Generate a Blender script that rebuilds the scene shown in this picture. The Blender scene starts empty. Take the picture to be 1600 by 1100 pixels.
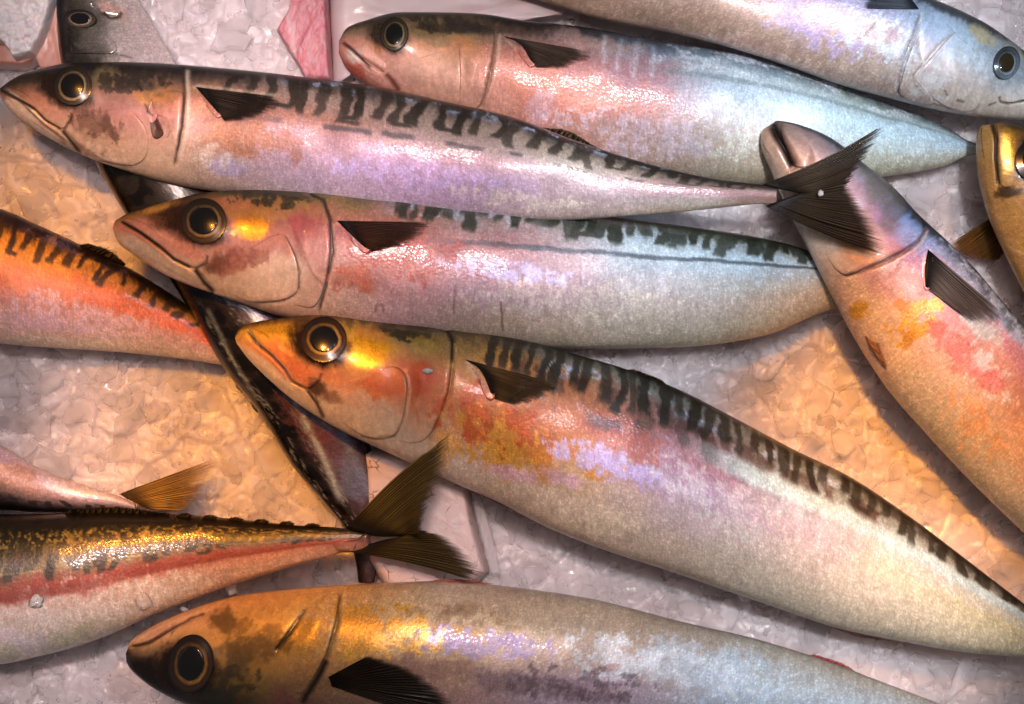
import bpy, math, random
import numpy as np
from mathutils import Vector

# ------------------------------------------------------------------ camera, world, lamps
S = 0.33 / 1600.0            # metres per photo pixel on the ice plane
LENS = 60.0
D = 0.33 * LENS / 36.0       # camera height
scene = bpy.context.scene
col = scene.collection
cam_d = bpy.data.cameras.new("camera")
cam_d.lens = LENS; cam_d.sensor_width = 36.0
cam_d.clip_start = 0.01; cam_d.clip_end = 50.0
cam = bpy.data.objects.new("camera", cam_d)
cam.location = (0, 0, D)
col.objects.link(cam); scene.camera = cam

world = bpy.data.worlds.new("World"); scene.world = world
world.use_nodes = True
bg = world.node_tree.nodes["Background"]
bg.inputs[0].default_value = (0.96, 0.84, 0.83, 1); bg.inputs[1].default_value = 0.11
scene.view_settings.view_transform = 'Standard'
scene.view_settings.look = 'None'
scene.view_settings.exposure = -0.18
scene.view_settings.gamma = 1.0
scene.render.engine = 'CYCLES'
scene.cycles.use_denoising = True
scene.cycles.max_bounces = 8
scene.cycles.transparent_max_bounces = 12
scene.cycles.sample_clamp_indirect = 4.0

def P(px, py, z=0.0):
    """photo pixel at height z -> world point"""
    k = S * (D - z) / D
    return np.stack([(np.asarray(px, float) - 800) * k, (550 - np.asarray(py, float)) * k,
                     np.zeros_like(np.asarray(px, float)) + z], -1)

def aim(o, target):
    d = Vector(target) - o.location
    o.rotation_euler = d.to_track_quat('-Z', 'Y').to_euler()

def area(name, loc, target, size, power, color):
    l = bpy.data.lights.new(name, 'AREA'); l.size = size; l.energy = power; l.color = color
    o = bpy.data.objects.new(name, l); o.location = loc; col.objects.link(o); aim(o, target); return o

def spot(name, loc, px, py, rpx, power, color, blend=1.0, rad=0.016):
    t = P(px, py, 0.01)
    l = bpy.data.lights.new(name, 'SPOT'); l.energy = power; l.color = color
    o = bpy.data.objects.new(name, l); o.location = loc; col.objects.link(o); aim(o, t)
    d = (Vector(t) - o.location).length
    l.spot_size = 2 * math.atan(rpx * S / d); l.spot_blend = blend; l.shadow_soft_size = rad
    return o

area("key_lamp", (0.03, 0.16, 0.84), (0, 0, 0), 0.26, 1.0, (1.0, 0.88, 0.84))
area("cool_lamp", (0.24, 0.30, 0.66), (0.10, 0.03, 0), 0.05, 0.7, (0.60, 0.80, 1.0))
AM = (1.0, 0.36, 0.035); PK = (1.0, 0.75, 0.72); CL = (0.95, 0.92, 0.97)
for k, (x, y, rr_, pw, cc, lx) in enumerate([
        (60, 330, 190, 30, AM, -.22), (340, 720, 350, 34, AM, -.20), (570, 540, 150, 3, AM, -.10), (1410, 720, 330, 46, AM, .03),
        (1590, 390, 170, 14, AM, .20), (500, 990, 200, 4, AM, -.08), (60, 810, 220, 5, AM, -.2), (250, 300, 120, 12, AM, -.16),
        (260, 40, 340, 17, PK, None), (420, 190, 300, 9, PK, None), (720, 200, 360, 12, PK, None), (1060, 250, 360, 12, CL, None), (1380, 110, 360, 15, CL, None),
        (960, 430, 270, 10, CL, None), (560, 420, 240, 8, PK, None), (820, 700, 210, 9, PK, None), (1020, 770, 220, 10, CL, None), (1220, 850, 200, 10, CL, None), (1440, 940, 180, 11, CL, None),
        (880, 1030, 360, 12, PK, None), (1330, 1060, 280, 11, CL, None), (90, 950, 300, 14, PK, None), (80, 590, 190, 10, PK, None), (1500, 480, 190, 13, CL, None), (1240, 330, 150, 4, PK, None), (640, 850, 180, 7, PK, None)]):
    yy = (0.30 if cc is AM else 0.15) + 0.05 * math.cos(k * 1.7)
    spot("amber_spot_lamp" if cc is AM else "added_white_spot", (lx if lx is not None else (x - 800) * S * 1.2 + .02 * math.sin(k * 2.4), yy, 0.68), x, y, rr_, pw, cc, rad=.012)  # amber lamps make the pools; white spots are unseen, added to brighten chosen zones

# ------------------------------------------------------------------ numeric helpers
rng = np.random.default_rng(7)
random.seed(7)
def hexlin(h):
    c = np.array([int(h[i:i+2], 16) for i in (0, 2, 4)]) / 255.0
    return np.where(c <= 0.04045, c / 12.92, ((c + 0.055) / 1.055) ** 2.4)

def _hash(ix, iy, seed):
    n = (ix * 374761393 + iy * 668265263 + seed * 974711) & 0xffffffff
    n = ((n ^ (n >> 13)) * 1274126177) & 0xffffffff
    return ((n ^ (n >> 16)) & 0xffffff) / float(0xffffff)

def vnoise(x, y, seed=0):
    ix = np.floor(x).astype(np.int64); iy = np.floor(y).astype(np.int64)
    fx = x - ix; fy = y - iy
    fx = fx * fx * (3 - 2 * fx); fy = fy * fy * (3 - 2 * fy)
    a = _hash(ix, iy, seed); b = _hash(ix + 1, iy, seed); c = _hash(ix, iy + 1, seed); d = _hash(ix + 1, iy + 1, seed)
    return a + (b - a) * fx + (c - a) * fy + (a - b - c + d) * fx * fy

def fbm(x, y, seed=0, o=4):
    t = 0; amp = 0.5; tot = 0
    for k in range(o):
        t = t + amp * vnoise(x, y, seed + 31 * k); tot += amp
        x = x * 2.03 + 17.1; y = y * 2.03 + 5.3; amp *= 0.55
    return t / tot      # 0..1

def smooth(a, b, x):
    t = np.clip((x - a) / (b - a + 1e-12), 0, 1); return t * t * (3 - 2 * t)

def catmull(pts, n):
    pts = np.asarray(pts, float)
    e = np.vstack([2 * pts[0] - pts[1], pts, 2 * pts[-1] - pts[-2]])
    t = np.linspace(0, len(pts) - 1, n); i = np.minimum(t.astype(int), len(pts) - 2); f = (t - i)[:, None]
    p0, p1, p2, p3 = e[i], e[i + 1], e[i + 2], e[i + 3]
    return 0.5 * (2 * p1 + (p2 - p0) * f + (2 * p0 - 5 * p1 + 4 * p2 - p3) * f ** 2 + (3 * p1 - p0 - 3 * p2 + p3) * f ** 3), t

def arclen(pts, n):
    """resample polyline evenly"""
    pts = np.asarray(pts, float)
    fine, _ = catmull(pts, 40 * len(pts)) if len(pts) > 2 else (np.linspace(pts[0], pts[-1], 60), 0)
    d = np.r_[0, np.cumsum(np.linalg.norm(np.diff(fine, axis=0), axis=1))]
    q = np.linspace(0, d[-1], n)
    return np.stack([np.interp(q, d, fine[:, k]) for k in range(fine.shape[1])], -1)

def seg_dist(x, y, pts):
    """distance of points to polyline + fraction along it"""
    best = np.full(x.shape, 1e9); frac = np.zeros(x.shape); n = len(pts) - 1
    for k in range(n):
        ax, ay = pts[k]; bx, by = pts[k + 1]
        dx, dy = bx - ax, by - ay; L = dx * dx + dy * dy + 1e-9
        t = np.clip(((x - ax) * dx + (y - ay) * dy) / L, 0, 1)
        d = np.hypot(x - ax - t * dx, y - ay - t * dy)
        m = d < best; best = np.where(m, d, best); frac = np.where(m, (k + t) / n, frac)
    return best, frac

def inside(x, y, poly):
    r = np.zeros(x.shape, bool); n = len(poly)
    for k in range(n):
        x1, y1 = poly[k]; x2, y2 = poly[(k + 1) % n]
        c = ((y1 > y) != (y2 > y)) & (x < (x2 - x1) * (y - y1) / (y2 - y1 + 1e-12) + x1)
        r ^= c
    return r

def mesh_obj(name, verts, faces, mat=None, parent=None, cols=None, aux=None, uv=None, shade=True, tris=None):
    me = bpy.data.meshes.new(name)
    verts = np.asarray(verts, np.float32)
    if isinstance(faces, np.ndarray):
        nv = faces.shape[1]
        me.vertices.add(len(verts)); me.vertices.foreach_set("co", verts.ravel())
        extra = tris if tris is not None else np.zeros((0, 3), int)
        li = np.concatenate([faces.ravel(), extra.ravel()]).astype(np.int32)
        tot = np.concatenate([np.full(len(faces), nv), np.full(len(extra), 3)]).astype(np.int32)
        st = np.concatenate([[0], np.cumsum(tot)[:-1]]).astype(np.int32)
        me.loops.add(len(li)); me.loops.foreach_set("vertex_index", li)
        me.polygons.add(len(tot)); me.polygons.foreach_set("loop_start", st); me.polygons.foreach_set("loop_total", tot)
        me.update(calc_edges=True)
    else:
        me.from_pydata([tuple(map(float, v)) for v in verts], [], faces)
        me.update()
    if shade:
        me.polygons.foreach_set("use_smooth", np.ones(len(me.polygons), bool))
    def att(nm, c):
        a = me.attributes.new(nm, 'FLOAT_COLOR', 'POINT')
        c = np.asarray(c, np.float32)
        if c.shape[1] == 3: c = np.c_[c, np.ones(len(c), np.float32)]
        a.data.foreach_set("color", c.ravel())
    if cols is not None: att("tint", cols)
    if aux is not None: att("finish", aux)
    if uv is not None:
        a = me.attributes.new("skin_uv", 'FLOAT_VECTOR', 'POINT')
        a.data.foreach_set("vector", np.c_[uv, np.zeros(len(uv))].astype(np.float32).ravel())
    me.validate()
    o = bpy.data.objects.new(name, me); col.objects.link(o)
    if mat: me.materials.append(mat)
    if parent is not None: o.parent = parent
    return o

def grid_faces(nu, nv, wrap=False):
    i = np.arange(nu - 1)[:, None]; j = np.arange(nv if wrap else nv - 1)[None, :]
    j2 = (j + 1) % nv
    return np.stack(np.broadcast_arrays(i * nv + j, (i + 1) * nv + j, (i + 1) * nv + j2, i * nv + j2), -1).reshape(-1, 4)

def tag(o, label=None, cat=None, group=None, kind=None):
    if label: o["label"] = label
    if cat: o["category"] = cat
    if group: o["group"] = group
    if kind: o["kind"] = kind
    return o

# ------------------------------------------------------------------ materials
def new_mat(name):
    m = bpy.data.materials.new(name); m.use_nodes = True
    nt = m.node_tree; b = nt.nodes["Principled BSDF"]
    return m, nt, b
def N(nt, typ, **kw):
    n = nt.nodes.new(typ)
    for k, v in kw.items():
        if k.startswith("i_"):
            n.inputs[int(k[2:]) if k[2:].isdigit() else k[2:]].default_value = v
        else: setattr(n, k, v)
    return n
def L(nt, a, b): nt.links.new(a, b)
def ramp(nt, src, stops):
    r = N(nt, "ShaderNodeValToRGB"); e = r.color_ramp.elements
    while len(e) < len(stops): e.new(0.5)
    for q, (p, c) in zip(e, stops): q.position = p; q.color = c if len(c) == 4 else (*c, 1)
    L(nt, src, r.inputs[0]); return r.outputs[0]
def mixc(nt, fac, a, b, mode='MIX'):
    m = N(nt, "ShaderNodeMix", data_type='RGBA', blend_type=mode)
    for s, v in ((m.inputs[0], fac), (m.inputs[6], a), (m.inputs[7], b)):
        if hasattr(v, "is_linked"): L(nt, v, s)
        else: s.default_value = v
    return m.outputs[2]
def mth(nt, op, a, b=0.0, c=None):
    m = N(nt, "ShaderNodeMath", operation=op)
    for s, v in zip(m.inputs, (a, b, c)):
        if v is None: continue
        if hasattr(v, "is_linked"): L(nt, v, s)
        else: s.default_value = v
    return m.outputs[0]

def make_skin():
    m, nt, b = new_mat("mackerel_skin")
    tint = N(nt, "ShaderNodeAttribute", attribute_name="tint")
    fin = N(nt, "ShaderNodeAttribute", attribute_name="finish")
    sep = N(nt, "ShaderNodeSeparateColor"); L(nt, fin.outputs[0], sep.inputs[0])
    uv = N(nt, "ShaderNodeAttribute", attribute_name="skin_uv")
    def mp(sx, sy, rot=0.0):
        q = N(nt, "ShaderNodeMapping"); L(nt, uv.outputs[1], q.inputs[0])
        q.inputs[3].default_value = (sx, sy, 1); q.inputs[2].default_value = (0, 0, rot); return q.outputs[0]
    fib = N(nt, "ShaderNodeTexNoise", i_Scale=1.0, i_Detail=4.0, i_Roughness=0.7); L(nt, mp(1700, 420, 0.30), fib.inputs[0])
    gra = N(nt, "ShaderNodeTexNoise", i_Scale=1.0, i_Detail=3.0, i_Roughness=0.8); L(nt, mp(1500, 1300), gra.inputs[0])
    blo = N(nt, "ShaderNodeTexNoise", i_Scale=1.0, i_Detail=5.0, i_Roughness=0.65); L(nt, mp(170, 260), blo.inputs[0])
    sca = N(nt, "ShaderNodeTexVoronoi", i_Scale=1.0); L(nt, mp(800, 1100), sca.inputs[0])
    f1 = ramp(nt, fib.outputs[0], [(0.25, (0.66,) * 3), (0.5, (0.97,) * 3), (0.75, (1.38,) * 3)])
    f2 = ramp(nt, gra.outputs[0], [(0.3, (0.84,) * 3), (0.7, (1.18,) * 3)])
    f3 = ramp(nt, blo.outputs[0], [(0.3, (0.88, 0.87, 0.86)), (0.7, (1.10, 1.11, 1.13))])
    amt = sep.outputs[2]
    c = mixc(nt, amt, tint.outputs[0], mixc(nt, 1.0, tint.outputs[0], f1, 'MULTIPLY'))
    c = mixc(nt, amt, c, mixc(nt, 1.0, c, f2, 'MULTIPLY'))
    vc = N(nt, "ShaderNodeTexVoronoi", i_Scale=1.0); L(nt, mp(1650, 2100, .2), vc.inputs[0])
    vs = N(nt, "ShaderNodeSeparateColor"); L(nt, vc.outputs["Color"], vs.inputs[0])
    f4 = ramp(nt, vs.outputs[0], [(0.0, (.80,) * 3), (.75, (1.0,) * 3), (1.0, (1.38,) * 3)])  # random cell brightening puts scale glints into the skin colour
    c = mixc(nt, amt, c, mixc(nt, 1.0, c, f4, 'MULTIPLY'))
    c = mixc(nt, 0.7, c, mixc(nt, 1.0, c, f3, 'MULTIPLY'))
    L(nt, c, b.inputs["Base Color"])
    L(nt, sep.outputs[0], b.inputs["Metallic"])
    rr = mth(nt, 'ADD', sep.outputs[1], mth(nt, 'MULTIPLY', mth(nt, 'SUBTRACT', gra.outputs[0], 0.5), 0.35))
    L(nt, rr, b.inputs["Roughness"])
    b.inputs["Specular IOR Level"].default_value = 0.4
    hs = mth(nt, 'ADD', mth(nt, 'MULTIPLY', fib.outputs[0], 0.6), mth(nt, 'MULTIPLY', sca.outputs[0], 0.5))
    bp = N(nt, "ShaderNodeBump", i_Strength=0.4, i_Distance=0.0002); L(nt, mth(nt, 'MULTIPLY', hs, amt), bp.inputs["Height"])
    L(nt, bp.outputs[0], b.inputs["Normal"])
    h2 = mth(nt, 'ADD', mth(nt, 'MULTIPLY', sca.outputs[0], 0.8), mth(nt, 'MULTIPLY', blo.outputs[0], 0.5))
    bp2 = N(nt, "ShaderNodeBump", i_Strength=0.36, i_Distance=0.0002); L(nt, mth(nt, 'MULTIPLY', h2, amt), bp2.inputs["Height"])
    L(nt, bp2.outputs[0], b.inputs["Coat Normal"])
    b.inputs["Coat Weight"].default_value = 0.34
    b.inputs["Coat Roughness"].default_value = 0.12
    tf = mth(nt, "ADD", mth(nt, "MULTIPLY", blo.outputs[0], 420.0), 210.0); L(nt, tf, b.inputs["Thin Film Thickness"]); b.inputs["Thin Film IOR"].default_value = 1.45
    b.inputs["Coat IOR"].default_value = 1.36
    return m
SKIN = make_skin()

def make_fin():
    m, nt, b = new_mat("fin_membrane")
    tint = N(nt, "ShaderNodeAttribute", attribute_name="tint")
    fin = N(nt, "ShaderNodeAttribute", attribute_name="finish")
    sep = N(nt, "ShaderNodeSeparateColor"); L(nt, fin.outputs[0], sep.inputs[0])
    L(nt, tint.outputs[0], b.inputs["Base Color"])
    b.inputs["Roughness"].default_value = 0.5
    b.inputs["Specular IOR Level"].default_value = 0.12
    b.inputs["Coat Weight"].default_value = 0.10; b.inputs["Coat Roughness"].default_value = 0.12
    L(nt, sep.outputs[0], b.inputs["Alpha"])
    return m
FIN = make_fin()

def make_eye():
    m, nt, b = new_mat("eye_gloss")
    tint = N(nt, "ShaderNodeAttribute", attribute_name="tint")
    L(nt, tint.outputs[0], b.inputs["Base Color"])
    b.inputs["Roughness"].default_value = 0.22; b.inputs["Coat Weight"].default_value = 1.0
    b.inputs["Coat Roughness"].default_value = 0.03
    no = N(nt, "ShaderNodeTexNoise", i_Scale=420.0, i_Detail=2.0)
    tc = N(nt, "ShaderNodeTexCoord"); L(nt, tc.outputs["Object"], no.inputs[0])
    bp = N(nt, "ShaderNodeBump", i_Strength=0.12, i_Distance=0.0008); L(nt, no.outputs[0], bp.inputs["Height"])
    L(nt, bp.outputs[0], b.inputs["Coat Normal"])
    return m
EYE = make_eye()

def make_ice(name, base, sss, trans, rough, alpha=1.0, scale=0.010):
    m, nt, b = new_mat(name)
    tc = N(nt, "ShaderNodeTexCoord")
    n1 = N(nt, "ShaderNodeTexNoise", i_Scale=260.0, i_Detail=6.0, i_Roughness=0.65); L(nt, tc.outputs["Object"], n1.inputs[0])
    n2 = N(nt, "ShaderNodeTexNoise", i_Scale=60.0, i_Detail=4.0); L(nt, tc.outputs["Object"], n2.inputs[0])
    c = ramp(nt, n2.outputs[0], [(0.3, tuple(x * 0.82 for x in base)), (0.7, base)])
    L(nt, c, b.inputs["Base Color"])
    b.inputs["Subsurface Weight"].default_value = sss
    b.inputs["Subsurface Radius"].default_value = (1.0, 0.92, 0.88)
    b.inputs["Subsurface Scale"].default_value = scale
    b.inputs["Alpha"].default_value = alpha
    if alpha < 1:
        lw = N(nt, "ShaderNodeFresnel", i_IOR=1.45); L(nt, mth(nt, 'ADD', mth(nt, 'MULTIPLY', lw.outputs[0], .25), alpha), b.inputs["Alpha"])
    b.inputs["IOR"].default_value = 1.31
    b.inputs["Transmission Weight"].default_value = trans
    L(nt, ramp(nt, n1.outputs[0], [(0.35, (rough,) * 3), (0.7, (rough + 0.25,) * 3)]), b.inputs["Roughness"])
    bp = N(nt, "ShaderNodeBump", i_Strength=0.25, i_Distance=0.0008); L(nt, n1.outputs[0], bp.inputs["Height"])
    n3 = N(nt, "ShaderNodeTexNoise", i_Scale=900.0, i_Detail=3.0); L(nt, tc.outputs["Object"], n3.inputs[0])
    bq = N(nt, "ShaderNodeBump", i_Strength=0.5, i_Distance=0.0004); L(nt, n3.outputs[0], bq.inputs["Height"]); L(nt, bp.outputs[0], bq.inputs["Normal"])
    L(nt, bq.outputs[0], b.inputs["Normal"])
    b.inputs["Coat Weight"].default_value = 0.5; b.inputs["Coat Roughness"].default_value = 0.06; L(nt, bq.outputs[0], b.inputs["Coat Normal"])
    return m
ICE = make_ice("crushed_ice", (0.76, 0.70, 0.72), 1.0, 0.0, 0.14)
FLAKE = make_ice("ice_flake", (0.90, 0.85, 0.86), 0.5, 0.0, 0.07, 0.27, 0.003)
CRUMB = make_ice("ice_crumb", (0.93, 0.90, 0.88), 0.5, 0.1, 0.2)

def simple(name, c, rough=0.4, coat=0.3, bump=0.0, scale=300.0, var=0.15, sss=0.0):
    m, nt, b = new_mat(name)
    tc = N(nt, "ShaderNodeTexCoord")
    n = N(nt, "ShaderNodeTexNoise", i_Scale=scale, i_Detail=5.0); L(nt, tc.outputs["Object"], n.inputs[0])
    L(nt, ramp(nt, n.outputs[0], [(0.3, tuple(x * (1 - var) for x in c)), (0.7, tuple(min(1, x * (1 + var)) for x in c))]), b.inputs["Base Color"])
    b.inputs["Roughness"].default_value = rough; b.inputs["Coat Weight"].default_value = coat
    b.inputs["Subsurface Weight"].default_value = sss; b.inputs["Subsurface Scale"].default_value = 0.003
    if bump:
        bp = N(nt, "ShaderNodeBump", i_Strength=0.6, i_Distance=bump); L(nt, n.outputs[0], bp.inputs["Height"]); L(nt, bp.outputs[0], b.inputs["Normal"])
    return m

# ------------------------------------------------------------------ fish
GAIN = 1.05
WK = np.array([-1, -.65, -.3, 0, .3, .55, .75, .9, 1])
OUTLINES = []
class Fish:
    def __init__(self, label, pairs, zs, rows, layers=(), grooves=(), thick=0.62, NS=470, gain=1.0, bias=0.0,
                 metal=0.16, rough=0.44, grain=0.7, seed=1, puffs=(), back=0.60, tone=(1, 1, 1), head=0.0):
        self.head = head
        self.tone = np.array(tone) ** .5
        self.back = back
        self.label = label; self.seed = seed; self.layers = layers; self.rows = rows; self.gain = gain
        self.metal, self.rough, self.grain, self.bias = metal, rough, grain, bias
        pr = np.array(pairs, float)
        fine, t = catmull(pr, 3000)
        mid = (fine[:, :2] + fine[:, 2:]) / 2
        d = np.r_[0, np.cumsum(np.linalg.norm(np.diff(mid, axis=0), axis=1))]
        q = np.linspace(0, d[-1], NS)
        st = np.interp(q, d, t)                       # station index per ring
        ring = np.stack([np.interp(q, d, fine[:, k]) for k in range(4)], -1)
        zst = np.interp(np.linspace(0, 1, len(pr)), np.linspace(0, 1, len(zs)), zs)
        z = np.interp(st, np.arange(len(pr)), zst)
        z = np.convolve(np.pad(z, 20, mode='edge'), np.ones(41) / 41, 'valid')
        self.st, self.ring, self.z, self.NS, self.q = st, ring, z, NS, q
        OUTLINES.append(np.r_[ring[::8, :2], ring[::-8, 2:]])
        A = P(ring[:, 0], ring[:, 1], 0) ; B = P(ring[:, 2], ring[:, 3], 0)
        kz = ((D - z) / D)[:, None]
        A = A * kz; B = B * kz
        half = np.linalg.norm(A - B, axis=1) / 2
        NT = 140 if NS > 500 else 116; NB = 20
        th = np.r_[np.linspace(0, np.pi, NT), np.linspace(np.pi, 2 * np.pi, NB + 2)[1:-1]]
        p = 2.15
        w = np.sign(np.cos(th)) * np.abs(np.cos(th)) ** (2 / p)
        zz = np.sign(np.sin(th)) * np.abs(np.sin(th)) ** (2 / p)
        h = half * thick
        ctr = (A + B) / 2; ax = (A - B) / 2
        # slight asymmetry: the belly is rounder than the back
        pos = ctr[:, None, :] + ax[:, None, :] * w[None, :, None]
        zoff = zz[None, :] * h[:, None] * np.where(zz > 0, 1.0, 0.8)[None, :]
        pos[..., 2] = z[:, None] + zoff
        self.w = w; self.NT = NT; self.NW = len(th)
        self.top = pos[:, :NT].copy()
        # normals of the upper side
        self._normals()
        # displacement: grooves and puffs, in photo-plan coordinates on the upper side
        px, py = self.project(self.top)
        disp = np.zeros(px.shape)
        for pts, wd, dep in grooves:
            dd, fr = seg_dist(px, py, pts)
            disp -= dep * np.exp(-(dd / wd) ** 2) * smooth(0, .08, fr) ** .5 * (smooth(0, .08, 1 - fr) ** .5 if True else 1)
        for (cx, cy, rx, ry, rot, hgt) in puffs:
            c, s_ = math.cos(rot), math.sin(rot)
            u = ((px - cx) * c + (py - cy) * s_) / rx; v = (-(px - cx) * s_ + (py - cy) * c) / ry
            disp += hgt * np.exp(-(u * u + v * v) ** 1.5)
        disp += (fbm(px / 80, py / 80, seed + 5, 2) - .5) * 0.0011 * smooth(0, .25, 1 - np.abs(w[:NT]))[None, :]
        self.top += self.nrm * disp[..., None]
        self._normals()
        pos[:, :NT] = self.top
        px, py = self.project(self.top)
        self.px, self.py = px, py
        # whole-body paint
        allx, ally = self.project(pos)
        stg = np.broadcast_to(st[:, None], allx.shape); wg = np.broadcast_to(w[None, :], allx.shape)
        rgb, aux = self.paint(allx.ravel(), ally.ravel(), stg.ravel(), wg.ravel())
        arc = np.concatenate([[0], np.cumsum(np.hypot(np.diff(w), np.diff(zz) * thick))])
        uv = np.stack([np.broadcast_to(q[:, None] * S, allx.shape), arc[None, :] * half[:, None].clip(half.max() * .35)], -1).reshape(-1, 2) + seed * 1.37
        self.uvtop = uv.reshape(NS, self.NW, 2)[:, :NT]
        caps = np.array([pos[0].mean(0), pos[-1].mean(0)])
        verts = np.vstack([pos.reshape(-1, 3), caps])
        f = grid_faces(NS, self.NW, True)
        a = np.arange(self.NW); b2 = (a + 1) % self.NW; n0 = NS * self.NW
        tri = np.vstack([np.stack([a, b2, np.full_like(a, n0)], -1), np.stack([b2 + (NS - 1) * self.NW, a + (NS - 1) * self.NW, np.full_like(a, n0 + 1)], -1)])
        rgb = np.vstack([rgb, rgb[:1], rgb[-1:]]); aux = np.vstack([aux, aux[:1], aux[-1:]]); uv = np.vstack([uv, uv[:1], uv[-1:]])
        root = bpy.data.objects.new("mackerel", None); col.objects.link(root)
        c = self.top[NS // 2, NT // 2]; root.location = (c[0], c[1], 0.0)
        tag(root, label, "fish", "mackerel laid out on crushed ice")
        root.empty_display_size = 0.01
        self.root = root; self.off = np.array([c[0], c[1], 0.0])
        self.body = self.part("body", verts, f, SKIN, rgb, aux, uv, tris=tri)

    def part(self, name, verts, faces, mat, rgb=None, aux=None, uv=None, tris=None, parent=None, shade=True):
        o = mesh_obj(name, np.asarray(verts) - self.off, faces, mat, parent or self.root, rgb, aux, uv, tris=tris, shade=shade)
        return o
    def _normals(self):
        du = np.gradient(self.top, axis=0); dv = np.gradient(self.top, axis=1)
        n = np.cross(dv, du); n /= np.linalg.norm(n, axis=-1, keepdims=True) + 1e-12
        if np.median(n[..., 2]) < 0: n = -n
        self.nrm = n
    def project(self, v):
        k = D / (D - v[..., 2]) / S
        return v[..., 0] * k + 800, 550 - v[..., 1] * k
    def loc(self, px, py):
        """photo point -> fractional grid index on the upper side"""
        px = np.atleast_1d(np.asarray(px, float)); py = np.atleast_1d(np.asarray(py, float))
        gi = np.zeros(len(px)); gj = np.zeros(len(px))
        for k in range(len(px)):
            d = (self.px - px[k]) ** 2 + (self.py - py[k]) ** 2
            i, j = np.unravel_index(np.argmin(d), d.shape)
            i0 = min(max(i, 1), self.NS - 2); j0 = min(max(j, 1), self.NT - 2)
            J = np.array([[(self.px[i0 + 1, j0] - self.px[i0 - 1, j0]) / 2, (self.px[i0, j0 + 1] - self.px[i0, j0 - 1]) / 2],
                          [(self.py[i0 + 1, j0] - self.py[i0 - 1, j0]) / 2, (self.py[i0, j0 + 1] - self.py[i0, j0 - 1]) / 2]])
            try: dlt = np.linalg.solve(J, [px[k] - self.px[i0, j0], py[k] - self.py[i0, j0]])
            except Exception: dlt = np.zeros(2)
            gi[k] = np.clip(i0 + np.clip(dlt[0], -2, 2), 0, self.NS - 1.001); gj[k] = np.clip(j0 + np.clip(dlt[1], -2, 2), 0, self.NT - 1.001)
        return gi, gj
    def ev(self, arr, gi, gj):
        gi = np.clip(gi, 0, self.NS - 1.001); gj = np.clip(gj, 0, self.NT - 1.001)
        i = gi.astype(int); j = gj.astype(int); fi = (gi - i)[..., None]; fj = (gj - j)[..., None]
        A = arr if arr.ndim == 3 else arr[..., None]
        return A[i, j] * (1 - fi) * (1 - fj) + A[i + 1, j] * fi * (1 - fj) + A[i, j + 1] * (1 - fi) * fj + A[i + 1, j + 1] * fi * fj
    def height(self, px, py):
        gi, gj = self.loc(px, py); return self.ev(self.top, gi, gj)[..., 2]

    def paint(self, px, py, st, w):
        sd = self.seed
        wx = (fbm(px / 60, py / 60, sd) - .5); wy = (fbm(px / 60 + 40, py / 60, sd + 9) - .5)
        wf = (fbm(px / 14, py / 14, sd + 3, 5) - .5)
        fb = fbm(st * 15 + w * 1.2, w * 5.5, sd + 61, 4) - .5
        gr = fbm(px / 3.2, py / 3.2, sd + 62, 2) - .5
        wq = np.clip(w + 0.20 * wx + 0.08 * wf + .22 * fb + .06 * gr, -1, 1); sq = st + 0.8 * wy
        ks = np.array(sorted(self.rows)); tab = np.array([[hexlin(h) ** .5 for h in self.rows[k].split()] for k in ks])
        si = np.clip(np.searchsorted(ks, sq) - 1, 0, len(ks) - 2)
        sf = np.clip((sq - ks[si]) / (ks[si + 1] - ks[si]), 0, 1); sf = sf * sf * (3 - 2 * sf)
        wi = np.clip(np.searchsorted(WK, wq) - 1, 0, len(WK) - 2)
        wfr = np.clip((wq - WK[wi]) / (WK[wi + 1] - WK[wi]), 0, 1); wfr = wfr * wfr * (3 - 2 * wfr)
        sf = sf[:, None]; wfr = wfr[:, None]
        c = (tab[si, wi] * (1 - sf) * (1 - wfr) + tab[si + 1, wi] * sf * (1 - wfr) + tab[si, wi + 1] * (1 - sf) * wfr + tab[si + 1, wi + 1] * sf * wfr)
        c = c * (self.gain * GAIN) ** .5 * self.tone
        c = c * (1 - .80 * self.back * smooth(.62, .92, wq))[:, None]
        metal = np.full(len(px), self.metal); rough = np.full(len(px), self.rough); grain = self.grain * (.42 + .58 * smooth(self.head - .25, self.head + .25, st))
        for ly in self.layers:
            k = ly[0]
            if k == 'blob':      # px,py,rx,ry,rot,color,strength,raggedness
                _, cx, cy, rx, ry, rot, hx, sg, rag = ly[:9]
                cc, s_ = math.cos(rot), math.sin(rot)
                u = ((px - cx) * cc + (py - cy) * s_) / rx; v = (-(px - cx) * s_ + (py - cy) * cc) / ry
                if rag > .45:
                    du = (wx * 50 * rag) / rx; dv = (wy * 40 * rag) / ry
                    u = u + np.clip(du, -.8, .8); v = v + np.clip(dv, -.8, .8)
                r = np.sqrt(u * u + v * v) + rag * ((fbm(px / 16, py / 16, sd + 77, 5) - .5) * 1.6 + 1.3 * fb + .5 * gr)
                if rag < .28: m = smooth(1.12, 0.62, r + .30 * wf + .06 * fb) * sg
                elif rag < .45: m = smooth(1.1, 0.45, r) * sg
                else:
                    n1 = fbm(px / 22 + cx, py / 22, sd + 31, 3) - .5; n2 = fbm(px / 7 + cx, py / 7, sd + 32, 2) - .5
                    m = smooth(-.20, .34, .78 - np.sqrt(u * u + v * v) + rag * (n1 * 1.1 + n2 * .8 + .7 * fb)) * sg
                c = c + ((hexlin(hx) * GAIN) ** .5 - c) * m[:, None]
                if len(ly) > 9:
                    metal = metal + (ly[9] - metal) * m; rough = rough + (ly[10] - rough) * m
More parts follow.
